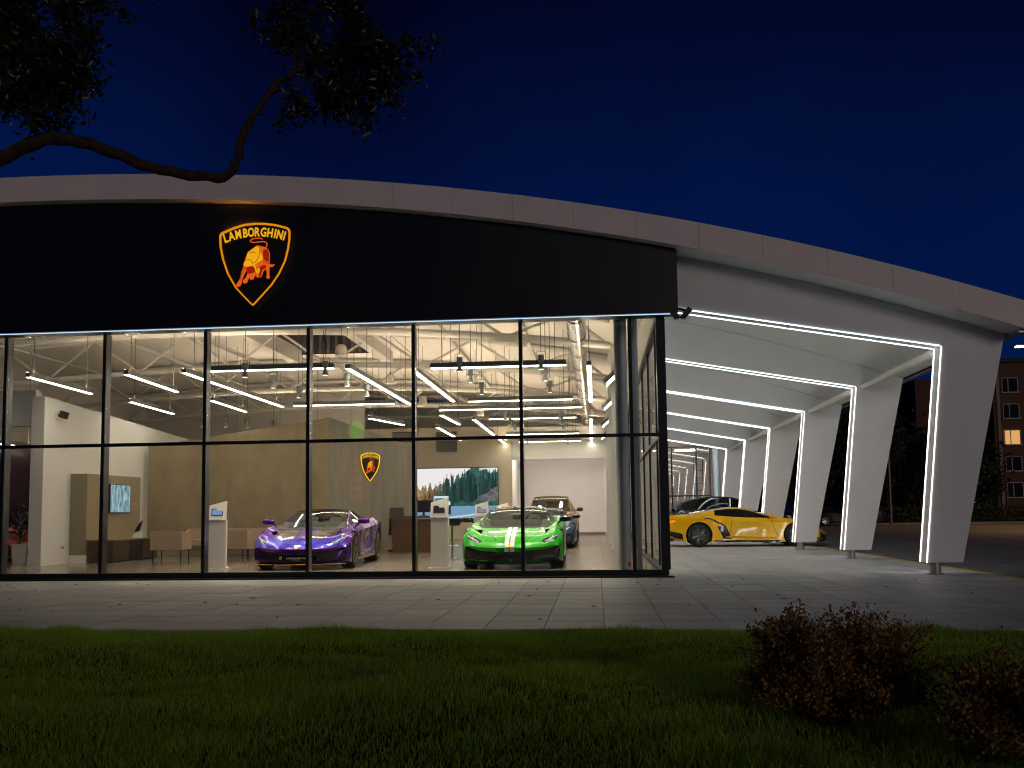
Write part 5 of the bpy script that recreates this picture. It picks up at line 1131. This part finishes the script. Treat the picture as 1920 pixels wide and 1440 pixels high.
wn = MB().box(-2.9, -.75, 3.9, 3.98, 1.6, 3.4).build('window', lity, ab); MB().box(-1.75, -1.65, 3.86, 3.895, 1.6, 3.4).build('frame', fr_m, wn); MB().box(-2.9, -.75, 3.86, 3.894, 2.8, 2.9).build('frame', fr_m, wn)
# dark lower block and far houses behind the lot
hb = thing('dark_house', 'dark unlit house block far behind the parking lot', 'building', (16, 105, 0)); MB().box(-10, 11, 0, 10, -1, 7.5).build('wall', M('night_render', (.03, .026, .024), .9, noise=.2), hb)
MB().prism([(-10.6, 7.51), (11.6, 7.51), (.5, 11.5)], -.5, 10.5, 'y').build('roof', M('roof_felt', (.05, .045, .04), .9), hb)
for k, (x, z, m_) in enumerate(((-7, 5, dkwn), (-3, 5, litw2), (2, 5, dkwn), (7, 5, dkwn), (-7, 2, dkwn), (-3, 2, dkwn), (2, 2, litw), (7, 2, dkwn))): 
    wn = MB().box(x-.6, x+.6, -.06, -.02, z-.8, z+.8).build('window', m_, hb); MB().box(x-.7, x+.7, -.12, -.01, z-.92, z-.81).build('sill', fr_m, wn)
# trees and hedge beyond the car park
def far_tree(label, x, y, h, r, seed):
    r2 = np.random.default_rng(seed); t = thing('night_tree', label, 'tree', (x, y, 0), 0, 'dark trees beyond the car park')
    MB().tube([(0, 0, -.05), (.1, 0, h*.35), (0, .1, h*.7)], [.22, .15, .05], 8).build('trunk', bark, t, 60)
    lb = MB()
    for k in range(7):
        a = r2.random()*6.28; lb.tube([(.05, 0, h*(.3+.05*k)), (math.cos(a)*r*.6, math.sin(a)*r*.6, h*(.45+.06*k))], [.07, .02], 5)
    lb.build('limbs', bark, t)
    m_ = 2600; cc = r2.normal(size=(14, 3))*np.array([r*.45, r*.45, h*.16])+np.array([0, 0, h*.62]); C = cc[r2.integers(0, 14, m_)]+r2.normal(size=(m_, 3))*np.array([r*.22, r*.22, h*.075])
    stuff(leaf_mesh('crown', C, r2.normal(size=(m_, 3)), .18+.22*r2.random(m_), M('night_leaf', (.028, .040, .014), .6, island=.5), .7, .3, t))
for k, (x, y, h, r, lb) in enumerate(((8.5, 58, 8, 2.6, 'dark tree seen between the fourth and fifth legs'), (13.5, 62, 9, 3, 'dark tree seen between the third and fourth legs'), (18.5, 60, 10, 3.2, 'tall dark tree behind the lamp post'), (23, 64, 8.5, 2.8, 'dark tree behind the first leg'), (27.5, 60, 7.5, 2.6, 'dark tree left of the apartment block'), (34, 72, 6, 2.2, 'small dark tree before the yellow lit window'))):
    far_tree(lb, x, y, h, r, 40+k)
m_ = 16000; wx = rng.uniform(-2, 40, m_); C = np.stack([wx, 92+rng.normal(size=m_)*2.5, (11+2.5*np.sin(wx*.5)+1.5*np.sin(wx*1.3+1))*rng.random(m_)**.75], -1)
wd_ = stuff(leaf_mesh('far_woods', C, rng.normal(size=(m_, 3))+np.array([0, -.6, .4]), .7+.7*rng.random(m_), M('wood_leaf', (.010, .013, .007), .8, island=.5), .8, .3)); wd_['label'] = 'dark far-off belt of trees behind the car park'
hd = thing('hedge', 'clipped green hedge along the far side of the car park', 'hedge', (0, 0, 0)); m_ = 26000
C = np.stack([rng.uniform(9, 52, m_), 50.2+rng.normal(size=m_)*.32, 1.15*rng.random(m_)**.8+.06*rng.normal(size=m_)], -1)
stuff(leaf_mesh('foliage', C, rng.normal(size=(m_, 3))+np.array([0, -.3, .5]), .09+.08*rng.random(m_), M('hedge_leaf', (.022, .038, .012), .6, island=.5, noise=.4, nscale=.6), .7, .3, hd))
hs = MB()
for k in range(86): hs.tube([(9.2+.5*k, 50.2, -.05), (9.2+.5*k+random.uniform(-.1, .1), 50.2, .8)], [.02, .008], 5)
hs.build('stems', bark, hd)
kb = MB().box(9, 52, 49.05, 49.25, -.05, .10).build('kerb', M('kerb_stone', (.20, .19, .17), .8, noise=.2)); struct(kb)
# street lamps
polem = M('pole_steel', (.16, .15, .14), .5, metal=.5)
def street_lamp(label, x, y, h, arm, watt, size=(.7, .28, .1)):
    t = thing('street_lamp', label, 'street lamp', (x, y, 0), 0, 'street lamps')
    MB().tube([(0, 0, -.05), (0, 0, h*.5), (0, 0, h)], [.09, .075, .055], 10).build('pole', polem, t, 40)
    if arm:
        MB().tube([(0, 0, h-.05), (arm*.5, 0, h+.25), (arm, 0, h+.3)], .04, 8).build('arm', polem, t, 40)
    MB().obox((arm, 0, h+.33), size).build('lamp_head', polem, t); MB().obox((arm, 0, h+.255), (size[0]*.8, size[1]*.8, .06)).build('lamp_lens', (E('sodium_lens', (1.0, .62, .22), 60) if watt else M('lens_unlit', (.1, .1, .1), .3)), t)
    if not watt: return
    l = bpy.data.lights.new('lamp_glow', 'SPOT'); l.energy = watt; l.color = (1, .55, .22); l.shadow_soft_size = .25; l.spot_size = R(150); l.spot_blend = .5
    lo_ = bpy.data.objects.new('lamp_glow', l); COL.objects.link(lo_); lo_.parent = t; lo_.location = (arm, 0, h+.16)
street_lamp('street lamp with glowing head at the right picture edge', 26.0, 40.0, 10.1, -2.35, 1700)
street_lamp('slim grey lamp post standing by the hedge', 18.25, 47.6, 8.2, 0, 0, (.3, .3, .1))
# fuel price pylon across the road, mirrored in the glass
py = thing('price_pylon', 'lit fuel price pylon across the road behind the viewer, seen mirrored in the glass', 'sign', (-14.2, -34.5, 0))
MB().box(-.55, .55, 0, .3, -.05, 6.6).build('pylon_body', M('pylon_grey', (.10, .10, .10), .6), py)
MB().prism(smooth_poly([(-.35, 5.3), (0, 5.05), (.35, 5.3), (.4, 5.9), (0, 6.35), (-.4, 5.9)], 4), .301, .33, 'y').build('green_lamp', E('pylon_green', (.25, 1.0, .03), 2.6), py)
for k in range(5):
    for j in range(3): MB().box(-.35+.25*j, -.17+.25*j, .301, .32, 1.9+.5*k, 2.2+.5*k).build('price_digit', E('pylon_red', (1.0, .08, .03), 1.6), py)
